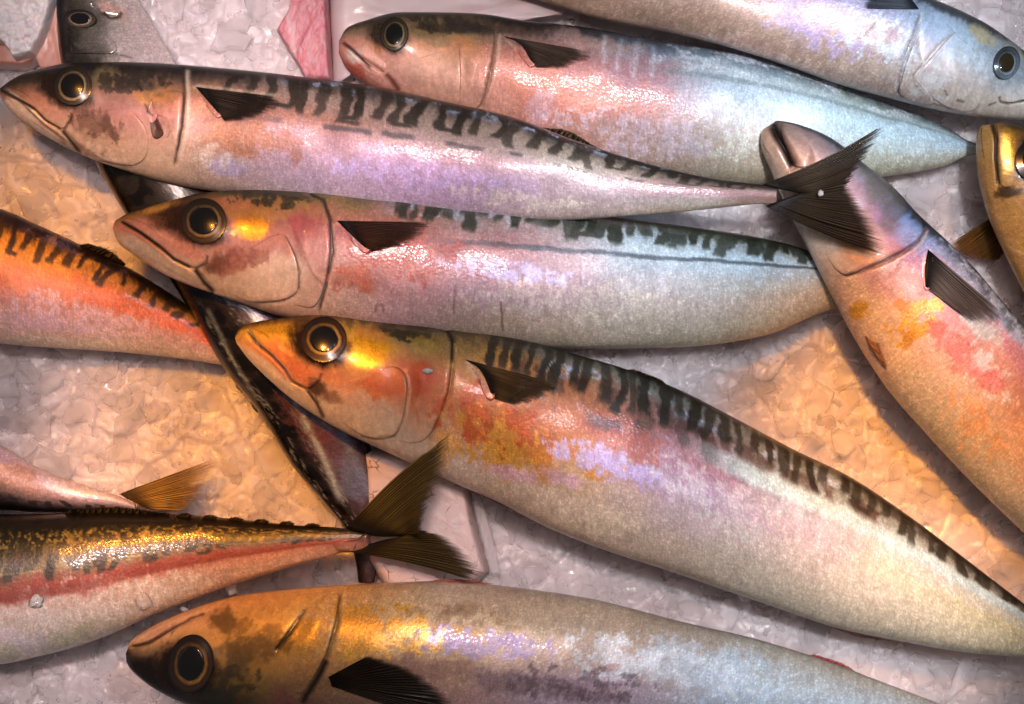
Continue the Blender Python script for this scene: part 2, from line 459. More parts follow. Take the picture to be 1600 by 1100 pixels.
                if len(ly) > 11: grain = grain + (ly[11] - grain) * m
            elif k == 'mottle':  # px,py,rx,ry,rot,color,strength,scale,cover : crisp flecked islands inside an ellipse
                _, cx, cy, rx, ry, rot, hx, sg, scl, cov = ly[:10]
                cc, s_ = math.cos(rot), math.sin(rot)
                u = ((px - cx) * cc + (py - cy) * s_) / rx; v = (-(px - cx) * s_ + (py - cy) * cc) / ry
                env = smooth(1.25, .35, np.sqrt(u * u + v * v))
                f = fbm(px / scl + cx, py / scl, sd + 41, 4) + .30 * fb + .18 * gr
                m = smooth(-.03, .06, f - (1 - cov * env)) * sg * (.65 + .5 * vnoise(px / 2.9, py / 2.9, sd + 5))
                c = c + ((hexlin(hx) * GAIN) ** .5 - c) * np.clip(m, 0, 1)[:, None]
                if len(ly) > 10: metal = metal + (ly[10] - metal) * m; rough = rough + (ly[11] - rough) * m
            elif k == 'line':    # pts,width,color,strength : dark ones mix crease pigment with painted shade
                _, pts, wd, hx, sg = ly[:5]
                dd, fr = seg_dist(px + 3 * wf, py + 3 * wf, pts)
                m = np.exp(-(dd / wd) ** 2) * sg * smooth(0, .06, fr) * smooth(0, .06, 1 - fr)
                c = c + ((hexlin(hx) * GAIN) ** .5 - c) * m[:, None]
            elif k == 'bars':    # st0,st1,n,wlo,whi,width(stations),color,strength,skew
                _, s0, s1, n, wlo, whi, wd, hx, sg, skew = ly[:10]
                rr = np.random.default_rng(sd * 13 + n)
                m = np.zeros(len(px))
                for b in range(n):
                    sc = s0 + (s1 - s0) * (b + .5 + rr.uniform(-.22, .22)) / n
                    lo = wlo + rr.uniform(-.10, .16); wb = wd * rr.uniform(.75, 1.3)
                    bend = rr.uniform(-.5, .9) * wd
                    ctr = sc + skew * (w - whi) + bend * np.sin((w - lo) * 7 + rr.uniform(0, 6)) + (wf * 1.4 + fb * .8) * wd
                    hook = rr.uniform(-1, 1)
                    mm = smooth(wb * 1.08, wb * .62, np.abs(st - ctr)) * smooth(lo - .03, lo + .06, w + .1 * wf) * smooth(whi + .05, whi - .02, w)
                    if abs(hook) > (.60 if sd == 1 else .93):      # a foot at the bottom of the bar
                        mm = np.maximum(mm, smooth(.05, .02, np.abs(w - lo - .04 + .04 * wf)) * smooth(wb * 2.2, wb * 1.2, np.abs(st - ctr - np.sign(hook) * wb * 1.4)))
                    m = np.maximum(m, mm * rr.uniform(.75, 1))
                m = m * sg
                c = c + ((hexlin(hx) * GAIN) ** .5 - c) * m[:, None]
            elif k == 'wline':   # a line at constant-ish w : st0,st1,w,width,color,strength,dash,dw
                _, s0, s1, w0, wd, hx, sg, dash, dw = ly
                wc = w0 + dw * (st - s0) / (s1 - s0)
                m = smooth(wd, wd * .35, np.abs(w - wc + .05 * wf + .05 * wx)) * smooth(s0 - .9, s0 + 1.1, st) * smooth(s1 + .5, s1 - .5, st)
                if dash: m = m * smooth(.42, .6, fbm(px / dash, py * 0 + 3.3, sd + 21, 2))
                c = c + ((hexlin(hx) * GAIN) ** .5 - c) * (m * sg)[:, None]
            elif k == 'flecks':  # st0,st1,w0,w1,color,strength,scale  bright flecks, scale marks and painted glints
                _, s0, s1, w0, w1, hx, sg, scl = ly
                f = fbm(st * 30. / scl, w * 70. / scl, sd + 55, 3)
                m = smooth(.50, .66, f + .35 * gr + .2 * fb) * smooth(w0 - .05, w0 + .08, w) * smooth(w1 + .05, w1 - .08, w) * smooth(s0 - .5, s0 + .5, st) * smooth(s1 + .5, s1 - .5, st)
                m = m * (.45 + .75 * vnoise(px / 2.7, py / 2.7, sd + 8))
                c = c + ((hexlin(hx) * GAIN) ** .5 - c) * (m * sg)[:, None]
        # small ragged speckle so that no patch is uniform
        sp = fbm(px / 5.5, py / 5.5, sd + 99, 3)
        c = c * (0.90 + 0.20 * sp + .18 * fb + .05 * gr * self.grain)[:, None]
        return np.clip(np.clip(c, 0, 1) ** 2, 0.002, 0.95), np.stack([metal, rough, grain], -1)

    def patch(self, name, poly, raise_, rim=0.93, nb=90, nr=16, label=None, tintmul=None, parent=None, face=None):
        """a plate (gill cover, jaw ...) lying on the body surface, its edge standing proud"""
        b = arclen(list(poly) + [poly[0]], nb + 1)[:-1]
        gi, gj = self.loc(b[:, 0], b[:, 1])
        gi = np.r_[gi]; gj = np.clip(gj, 1.0, self.NT - 2.0)
        ci, cj = gi.mean(), gj.mean()
        rs = np.r_[1.0, 0.995, np.linspace(rim + .03, 0.08, nr)]
        hh = np.r_[-0.0004, raise_ * .75, raise_ * np.linspace(1, .55, nr)]
        I = ci + (gi - ci)[None, :] * rs[:, None]; J = cj + (gj - cj)[None, :] * rs[:, None]
        H = np.broadcast_to(hh[:, None], I.shape)
        if face is not None:
            cen = b.mean(0); dv = b - cen; dv = dv / np.linalg.norm(dv, axis=1, keepdims=True)
            fv = np.array(face, float); fv /= np.linalg.norm(fv)
            wt = smooth(-.25, .45, dv @ fv)[None, :]
            rim_h = np.where(rs > .99, -.00045, 0)[:, None]
            tw = 1 - rs[:, None]                       # towards the plate's middle
            H = hh[:, None] * wt + (1 - wt) * (rim_h * .35 + raise_ * .55 * smooth(.0, 1.0, tw))
            H = np.where((rs[:, None] > .99) & (rs[:, None] < .999), H * wt, H)
        pos = self.ev(self.top, I, J) + self.ev(self.nrm, I, J) * H[..., None]
        px, py = self.project(pos)
        st = np.interp(I, np.arange(self.NS), self.st); w = np.interp(J, np.arange(self.NT), self.w[:self.NT])
        rgb, aux = self.paint(px.ravel(), py.ravel(), st.ravel(), w.ravel())
        uv = self.ev(self.uvtop, I, J).reshape(-1, 2)
        n = len(rs) * nb
        vc = self.ev(self.top, np.array([ci]), np.array([cj])) + self.ev(self.nrm, np.array([ci]), np.array([cj])) * raise_ * .55
        verts = np.vstack([pos.reshape(-1, 3), vc])
        f = grid_faces(len(rs), nb, True)
        a = np.arange(nb); tri = np.stack([(a + 1) % nb + (len(rs) - 1) * nb, a + (len(rs) - 1) * nb, np.full(nb, n)], -1)
        rgb = np.vstack([rgb, rgb[-1:]]); aux = np.vstack([aux, aux[-1:]]); uv = np.vstack([uv, uv[-1:]])
        if tintmul is not None: rgb = rgb * np.array(tintmul)
        o = self.part(name, verts, f, SKIN, rgb, aux, uv, tris=tri, parent=parent)
        if label: o["label"] = label
        return o

    def eye(self, cx, cy, R, pup, sx=1.0, rot=0.0, iris=('2a1c10', 'a08040', '3a2814', '1a120a'), lift=0.0002, dome=0.15, pupcol='060505', sock=1.35):
        pup = pup * 1.08
        """dome with iris ring, pupil as its own mesh"""
        def disc(name, R0, prof, colf, lift, parent=None):
            nr, na = 22, 48
            r = np.linspace(0.02, 1, nr)[:, None]; a = np.linspace(0, 2 * np.pi, na, endpoint=False)[None, :]
            ux = R0 * sx * r * np.cos(a); uy = R0 * r * np.sin(a)
            c, s_ = math.cos(rot), math.sin(rot)
            X = cx + ux * c - uy * s_; Y = cy + ux * s_ + uy * c
            zc = self.zplane(X, Y, cx, cy)
            Z = zc + lift + prof(r) * R0 * S + 0 * a
            v = P(X, Y, Z)
            v[..., 2] = Z
            rgb = colf(np.broadcast_to(r, X.shape), np.broadcast_to(a, X.shape)).reshape(-1, 3)
            verts = v.reshape(-1, 3); f = grid_faces(nr, na, True)
            vc = verts[:na].mean(0)[None]; tri = np.stack([np.arange(na), (np.arange(na) + 1) % na, np.full(na, len(verts))], -1)
            rgb = np.vstack([rgb, rgb[:1]])
            return self.part(name, np.vstack([verts, vc]), f, EYE, rgb, None, None, tris=tri, parent=parent)
        C = [hexlin(h) for h in iris]
        pr = pup / (R * sock)
        def colf(r, a):
            k = (r - pr) / (1 - pr)
            ks = [-1, 0.0, 0.08, 0.26, 0.42, 0.60, 1.0]
            cs = np.array([C[0] * .5, C[0] * .6, C[1], C[1] * .7, C[3], C[2], C[3]])
            k = k + 0.06 * np.sin(2 * a + 1 + cx) + .22 * (fbm(np.cos(a) * 2 + cx, np.sin(a) * 2 + r, 3, 3) - .5)
            out = np.stack([np.interp(k, ks, cs[:, q]) for q in range(3)], -1)
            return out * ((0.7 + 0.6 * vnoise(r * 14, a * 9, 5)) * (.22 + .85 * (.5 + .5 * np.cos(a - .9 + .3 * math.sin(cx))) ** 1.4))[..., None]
        e = disc("eye", R * sock, lambda r: dome * np.clip(1 - r ** 2, 0, 1) ** 1.4 - .012 * r ** 6, colf, lift)
        pc = hexlin(pupcol)
        disc("pupil", pup, lambda r: dome * R * sock / pup * (1 - (r * pr) ** 2) ** 1.4 + .030 - .05 * smooth(.92, 1, r), lambda r, a: np.broadcast_to(pc, r.shape + (3,)) * (1 + 0 * r)[..., None],
             lift, parent=e)
        return e
    def zplane(self, X, Y, cx, cy):
        """local tangent plane height of the upper surface"""
        o = self.height([cx, cx + 14, cx - 14, cx, cx], [cy, cy, cy, cy + 14, cy - 14])
        gx = (o[1] - o[2]) / 28; gy = (o[3] - o[4]) / 28
        return o[0] + gx * (X - cx) + gy * (Y - cy)

def fin(owner, name, root, trail, zf, nr=22, c0='1c1410', c1='3a2c1c', ray='7a6440', alpha=(1.0, 0.75), fray=0.06, bow=0.0, ripple=0.00025, seed=3, nl=26, label=None, streak=0.55, wisp=0.30):
    """fan of fin rays from a root line to a trailing edge; zf(px,py,r,u) gives height"""
    nu = nr * 8 + 1
    R = arclen(root, nu); T = arclen(trail, nu)
    rr = np.random.default_rng(seed)
    u = np.linspace(0, 1, nu); v = np.linspace(0, 1, nl)
    phase = u * nr + .9 * (fbm(u * 6, u * 0 + 2.2, seed + 2, 2) - .5) * 2
    phase = np.clip(phase, 0, nr)
    rayl = 1 - 1.6 * fray * np.clip(fbm(u * 5, u * 0 + seed, seed, 3) - .35, 0, 1) - fray * .7 * rr.uniform(0, 1, nr + 2)[np.floor(phase + .5).astype(int)] - fray * .35 * (0.5 - 0.5 * np.cos(2 * np.pi * (phase + .5)))
    V = v[None, :] * rayl[:, None]
    dirn = T - R
    perp = np.stack([-dirn[:, 1], dirn[:, 0]], -1)
    X = R[:, :1] + dirn[:, :1] * V + perp[:, :1] * bow * np.sin(np.pi * V) * .5
    Y = R[:, 1:] + dirn[:, 1:] * V + perp[:, 1:] * bow * np.sin(np.pi * V) * .5
    U = np.broadcast_to(u[:, None], X.shape)
    Z = zf(X, Y, V, U) + ripple * np.cos(2 * np.pi * phase)[:, None] * smooth(0, .25, V) * (1.1 - .5 * V)
    pos = P(X, Y, 0) ; kz = (D - Z) / D; pos = pos * kz[..., None]; pos[..., 2] = Z
    k1 = (0.5 + 0.5 * np.cos(2 * np.pi * phase))[:, None]; k2 = (0.5 + 0.5 * np.cos(4 * np.pi * phase))[:, None]
    k = k1 + (k2 - k1) * smooth(.35, .65, V)
    n = fbm(U * nr * 2.3, V * 5, seed, 4); n2 = fbm(U * nr * 6.1, V * 3, seed + 4, 2)
    base = hexlin(c0) + (hexlin(c1) - hexlin(c0)) * smooth(.05, .95, V + .5 * (n - .5))[..., None]
    m = np.clip(k ** 3 * streak * smooth(.05, .3, V) * (0.4 + 1.2 * n2), 0, 1)[..., None]
    rgb = base + (hexlin(ray) - base) * m
    rgb *= (0.7 + .6 * n2)[..., None]
    fade = smooth(1.0, .78, V + wisp * (n - .5) + .05 * (1 - k))
    al = alpha[0] + (alpha[1] - alpha[0]) * smooth(.35, 1, V) - (1 - alpha[1]) * .9 * smooth(.6, 1, V) * (1 - k) * n * 1.6
    al = al * fade * (.35 + .65 * smooth(0, .05, np.minimum(U, 1 - U) + .02 * n + .3 * (1 - V)))
    verts = pos.reshape(-1, 3)
    o = owner.part(name, verts, grid_faces(nu, nl), FIN, rgb.reshape(-1, 3), np.stack([np.clip(al, 0, 1)] * 3, -1).reshape(-1, 3))
    md = o.modifiers.new("thickness", 'SOLIDIFY'); md.thickness = 0.00018; md.offset = 0
    if label: o["label"] = label
    return o

def zlin(z0, z1, arch=0.0):
    return lambda X, Y, V, U: z0 + (z1 - z0) * V + arch * np.sin(np.pi * U)
def zon(f, lift0, lift1):
    """height that follows a fish's flank"""
    def g(X, Y, V, U):
        sub = (slice(None, None, 5), slice(None, None, 5))
        xs, ys = X[sub], Y[sub]
        h = f.height(xs.ravel(), ys.ravel()).reshape(xs.shape)
        a = np.linspace(0, 1, X.shape[0]); b = np.linspace(0, 1, X.shape[1])
        ai = np.arange(0, X.shape[0], 5) / (X.shape[0] - 1); bi = np.arange(0, X.shape[1], 5) / (X.shape[1] - 1)
        t = np.array([np.interp(b, bi, r) for r in h]); t = np.array([np.interp(a, ai, t[:, k]) for k in range(t.shape[1])]).T
        return t + lift0 + (lift1 - lift0) * V + 0.0009 * np.sin(np.pi * U)
    return g

# ------------------------------------------------------------------ the fish
# --- top-left mackerel
F1 = Fish("slim mackerel at upper left with torn gill cover and tail crossing another fish's head",
    [(0,138,0,150),(20,124,12,168),(45,113,32,187),(100,101,80,218),(160,98,135,245),(220,98,200,268),(290,102,275,289),(400,112,390,308),
     (500,124,490,322),(600,138,590,336),(700,160,690,342),(800,183,790,345),(900,220,890,344),(1000,252,990,337),(1100,276,1095,328),(1170,286,1170,320),(1215,291,1212,318)],
    [.021,.020,.019,.019,.020,.024,.031,.033],
    {0:"9a9088 988078 806860 605048 504030 403828 302820 282420 201c18",
     3:"c8c4bc c0a898 b08878 987060 685044 3c322a 2c2622 221e1a 1a1614",
     5:"c8b4a0 c4a890 b89080 a87870 8c6458 60503e 443830 2e2824 1c1814",
     6:"ccb49c c8ac94 c09a88 b88478 b0745c 8c6448 584840 38322c 201c18",
     8:"b8a8b0 b8a4b8 b498a8 b08890 a87868 a08478 a08c80 706860 302c28",
     10:"b4a4b0 b8a0c0 b494b0 ac8c98 a08c88 9c8c80 908478 707880 302e2c",
     12:"b0a098 b8a8a8 a898a0 988890 a09890 989084 787068 505458 2a2826",
     14:"b8a890 b8b0a4 a89898 906870 906c68 706058 504840 383430 242220",
     16:"988078 907068 806058 785850 604840 4a3a34 3a302c 2c2624 201c1a"},
    layers=[
            ('wline',7.2,13.5,.20,.06,'4a4048',.8,26,.05),
            ('flecks',7.5,13.5,.76,.98,'9fb0cc',.85,8),('bars',6.6,15.4,30,.36,1.1,.088,'26211a',.90,.15),
            ('blob',370,210,70,40,.1,'b87848',.5,.5),('blob',350,262,44,20,.2,'bcb0d8',.7,.5),('blob',640,265,150,34,.14,'b8a0d0',.4,.7),('blob',800,292,80,24,.12,'b8a4d0',.35,.7),
            ('blob',60,115,60,16,-.3,'282420',.8,.3),('blob',165,120,26,22,0,'7a6a48',.8,.3),
            ('blob',150,190,60,26,.5,'5a4438',.65,.6),('blob',240,150,40,16,0,'c08850',.8,.4,.5,.35),('blob',205,128,60,14,.05,'3a322c',.7,.5),
            ('blob',35,165,40,9,.75,'dcd8d0',.8,.2,.3,.3),('blob',130,232,60,9,.4,'6a5448',.5,.6),
            ('line',[(0,140),(17,149),(52,169),(72,189),(97,203)],2.2,'18120e',.95),('line',[(4,146),(29,156),(66,192),(105,222)],1.8,'4a3c34',.7),
            ('line',[(97,203),(112,222),(128,242)],3.0,'1c1612',.9),('line',[(292,104),(293,150),(289,200),(279,250)],4.5,'d8c8b4',.7),('line',[(287,104),(288,150),(284,200),(272,262)],2.2,'30241e',.8),
            ('line',[(300,137),(312,134),(440,150)],3,'d0c0ae',.5),('mottle',420,230,120,44,.12,'a4603c',.5,14,.55),('mottle',640,275,220,30,.13,'c4b0e0',.75,12,.56),('mottle',800,310,200,22,.1,'d4ccc0',.6,11,.55),('mottle',330,245,50,30,.1,'dcd0c4',.6,13,.54),('mottle',205,128,90,26,.05,'2a221c',.8,16,.62),('mottle',150,195,70,34,.5,'4c342a',.6,12,.56),('mottle',235,155,44,22,0,'8c7050',.7,12,.56),('line',[(6,153),(28,176),(60,200),(95,224)],5,'dcd8d4',.75),('line',[(112,176),(111,186),(99,203)],2,'2c1e18',.8),('mottle',170,240,60,18,.35,'e0cfc0',.6,10,.56),('line',[(150,250),(180,256),(205,258)],1.6,'5c4438',.5),('line',[(225,160),(233,176),(240,182)],2,'3c241e',.7),('line',[(212,128),(222,142)],2.5,'1c1612',.8),('blob',102,140,48,31,.5,'1c140e',.96,.12,.0,.25,.3)],
    grooves=[([(0,140),(17,149),(52,169),(72,189),(97,203)],2.5,.0006),([(287,104),(288,150),(284,200),(272,262)],3,.0006),([(98,203),(128,242)],4,.0005)],
    puffs=[(113,134,40,34,0,.0008),(360,165,60,30,.1,-.0006)], seed=1, NS=560, head=6.2)
F1.patch("cheek_plate", [(112,215),(130,190),(165,172),(200,170),(222,190),(232,215),(228,245),(205,258),(165,250),(130,232)], .0004, face=(0.7, 0.7))
g = F1.patch("gill_cover", [(228,175),(236,155),(262,142),(283,145),(289,165),(286,200),(277,235),(268,205),(262,215),(248,212),(246,190),(238,178)], .0008, label="torn gill cover with ragged hole", face=(1, 0.1))
F1.patch("torn_flap", [(238,158),(243,170),(247,182),(241,192),(236,190),(233,176)], .0012, tintmul=(1.15,1.2,1.25))
hole = F1.patch("gill_opening", [(236,182),(244,180),(250,192),(256,208),(248,216),(240,214),(236,200)], .0007, rim=.9, tintmul=(.16,.11,.09))
F1.patch("upper_jaw", [(8,138),(30,142),(70,152),(104,174),(110,184),(97,201),(72,186),(52,166),(18,146)], .0004, face=(-0.55, 0.8))
F1.patch("lower_jaw", [(5,150),(22,157),(52,174),(72,194),(95,207),(118,232),(95,222),(60,198),(28,176),(12,163)], .0004, face=(0.6, -0.8))
F1.eye(113,134,23,17.5, iris=('5a4c38','a89468','4a3c2c','1c140e'), sock=1.32)
fin(F1,"pectoral_fin",[(306,136),(318,150),(345,181)],[(443,152),(440,166),(400,186),(352,190)],zon(F1,.0004,.0012),c0='0c0a09',c1='1c1612',ray='4a3c30',alpha=(1,.5),wisp=.42)
fin(F1,"tail_fin",[(1190,289),(1212,294),(1250,302)],[(1396,185),(1380,216),(1358,246),(1342,272),(1334,294)],zlin(.033,.036,.001),c0='0e0907',c1='1c140e',ray='5a4a36',alpha=(1,.96),fray=.12,bow=.06,nr=22,seed=4)
fin(F1,"tail_fin",[(1250,302),(1222,312),(1196,322)],[(1332,290),(1354,322),(1374,352),(1386,380),(1392,402)],zlin(.033,.034,.001),c0='0e0906',c1='1c120a',ray='4a3822',alpha=(1,.97),fray=.03,bow=.05,nr=20,seed=5,wisp=.10)
fin(F1,"dorsal_fin",[(842,203),(880,214),(930,232)],[(850,199),(890,204),(934,231)],zlin(.021,.022),c0='141210',c1='1c1a18',nr=10,seed=6)

# --- second of the three shingled fish
F2 = Fish("middle mackerel of the shingled three with pink cheek and blue white rear flank",
    [(181,344,176,357),(205,331,186,380),(240,321,215,402),(285,310,265,433),(335,301,330,458),(400,294,395,480),(460,293,450,497),(535,294,530,512),
     (620,301,610,525),(700,308,690,533),(800,319,790,540),(900,331,895,545),(1000,344,1000,544),(1100,357,1100,540),(1200,374,1200,523),(1280,396,1275,492),(1340,415,1335,475),(1400,432,1400,462)],
    [.023,.022,.021,.020,.019,.016,.008,.004],
    {0:"d0c0a8 ccb098 c49080 b88070 a07860 907040 806030 504020 302818",
     3:"d8c8b4 d0b49c c89484 c08878 b87868 805840 604020 504028 302818",
     5:"d0b8a0 d4bca4 cca890 b07868 a86850 b87838 b07034 706038 302c20",
     7:"c8a898 ccac98 c49888 b88478 a86460 a87058 907048 706848 34342c",
     8:"c0a0a0 bc9a98 b48480 ac6c60 a46458 a07060 907060 606458 343830",
     10:"b8a48c bca490 b898a0 ac8084 a87878 a88c88 989088 70787c 38403a",
     12:"c0b498 c4b8a4 c4b4ac bcb4b4 b4bcc0 c0d0d4 a0b0b0 606c64 343c34",
     14:"c4b898 ccc4ac d0c8b8 c8ccc4 c0d4dc bcd8e4 a8b8b8 606858 303830",  # blue-white tones mix iridescence with the cool lamp's reflection, painted in
     17:"a09078 b8a890 c0b4a0 bcbcb0 b8c4c4 b0c0c4 909c98 505448 282c28"},
    layers=[('wline',9.2,15.2,.36,.05,'3c4650',.75,0,.10),('wline',8.4,10,.30,.07,'60403c',.6,20,.05),
            ('flecks',8,14,.60,.90,'b0c4dc',.6,6),('bars',8,16,40,.58,1.1,.095,'20261c',.88,.2),('blob',610,385,70,44,.1,'a85a50',.7,.6),('blob',560,430,50,30,.1,'b06c58',.6,.6),
            ('blob',800,420,90,14,.2,'b8a8d0',.45,1.0),('blob',690,412,40,14,.2,'c0b0d8',.6,.9),('blob',860,455,120,22,.05,'c4a8a8',.5,.7),
            ('blob',262,340,40,26,.2,'4a3018',.75,.3,.1,.25),('blob',252,322,40,9,-.3,'d8a850',.8,.3,.5,.3),
            ('blob',395,355,38,24,-.15,'c88428',.95,.5,.45,.3),('blob',372,318,30,15,0,'c07850',.7,.4),('blob',470,320,34,16,.1,'a88048',.7,.5),('blob',430,305,80,9,.03,'34301c',.7,.5),
            ('blob',365,408,60,24,-.3,'94584c',.75,.6),('blob',335,415,34,18,-.2,'5c4438',.7,.6),('blob',480,350,34,26,.4,'9c4c4c',.65,.5),('blob',440,430,60,40,.1,'dcc8b4',.75,.3),('blob',290,385,44,14,.62,'cc8c7c',.75,.3),
            ('blob',245,400,60,10,.6,'d8ccbc',.7,.2),
            ('line',[(188,345),(200,352),(222,365),(252,387),(272,405),(302,420)],2.4,'14100c',.97),('line',[(304,420),(318,440),(336,458)],3.4,'1a120e',.92),
            ('line',[(185,351),(200,358),(240,385),(270,410)],2.2,'c87058',.5),
            ('line',[(480,302),(505,312),(517,345),(519,392),(511,440),(497,492)],2.4,'20160f',.85),('line',[(443,365),(461,395),(468,425),(467,456)],2.0,'5a3c30',.7),('line',[(467,457),(440,470),(395,472)],2.0,'6a5040',.5),
            ('line',[(540,350),(556,380),(560,400)],2,'d8c8c0',.5),('mottle',397,356,40,24,-.15,'d49424',.9,14,.72,.45,.3),('mottle',650,405,150,50,.1,'984a44',.75,20,.56),('mottle',800,425,150,24,.12,'c4b8e0',.9,11,.60),('mottle',560,440,70,40,.1,'b85c44',.6,15,.54),('mottle',900,470,260,50,.05,'dcd4c4',.5,10,.55),('line',[(783,470),(785,518)],1.6,'4c342c',.7),('line',[(712,440),(708,492)],1.4,'64483c',.6),('line',[(586,490),(588,477),(597,475),(599,490)],1.6,'5c2c24',.45),('mottle',425,312,90,22,.03,'26241a',.8,15,.60),('mottle',470,340,44,34,.2,'a84c4c',.6,14,.57),('mottle',375,405,70,30,-.3,'7c443c',.6,11,.56),('line',[(184,366),(220,398),(262,428),(300,446)],5,'dcd4cc',.6),('line',[(521,346),(523,392),(515,440),(501,492)],2,'dcc0a8',.6),('line',[(324,398),(322,410),(304,420)],2,'3c241c',.7),('line',[(400,474),(440,476),(470,462)],1.5,'e8d8c8',.6),('line',[(475,400),(490,430),(505,445)],1.4,'8c5c50',.6),('blob',306,348,56,38,.35,'2a180a',.94,.12,.0,.22,.3)],
    grooves=[([(186,346),(222,365),(252,387),(272,405),(304,421)],2.6,.0011),([(480,302),(505,312),(517,345),(519,392),(511,440),(497,492)],3,.0006),([(304,420),(336,458)],3.5,.0005)],
    puffs=[(318,345,46,42,0,.0010)], seed=2, NS=560, head=6.7, back=.22, tone=(.97,1.01,1.08))
F2.patch("gill_cover", [(452,345),(468,315),(498,312),(512,340),(516,390),(508,438),(492,478),(462,478),(440,474),(466,458),(470,425),(462,392)], .0008, face=(1, 0.1))
F2.patch("cheek_plate", [(340,432),(365,405),(400,382),(440,365),(460,395),(467,425),(465,455),(440,468),(395,470),(360,458)], .0006, face=(0.7, 0.7))
F2.patch("upper_jaw", [(190,342),(215,345),(255,362),(295,380),(318,398),(322,408),(303,418),(272,402),(252,384),(222,362),(202,349)], .0005, face=(-0.55, 0.8))
F2.patch("lower_jaw", [(181,354),(196,357),(222,370),(252,392),(272,410),(302,425),(320,446),(296,438),(262,422),(222,400),(192,378)], .0005, face=(0.6, -0.8))
F2.eye(318,345,27,20.5, iris=('4a3820','a8844c','5a4020','2a180a'), sock=1.32)
fin(F2,"pectoral_fin",[(527,345),(548,366),(576,392)],[(682,347),(676,355),(640,380),(582,393)],zon(F2,.0004,.0012),c0='0c0806',c1='24140c',ray='5a3420',alpha=(1,.62),seed=8,wisp=.42)

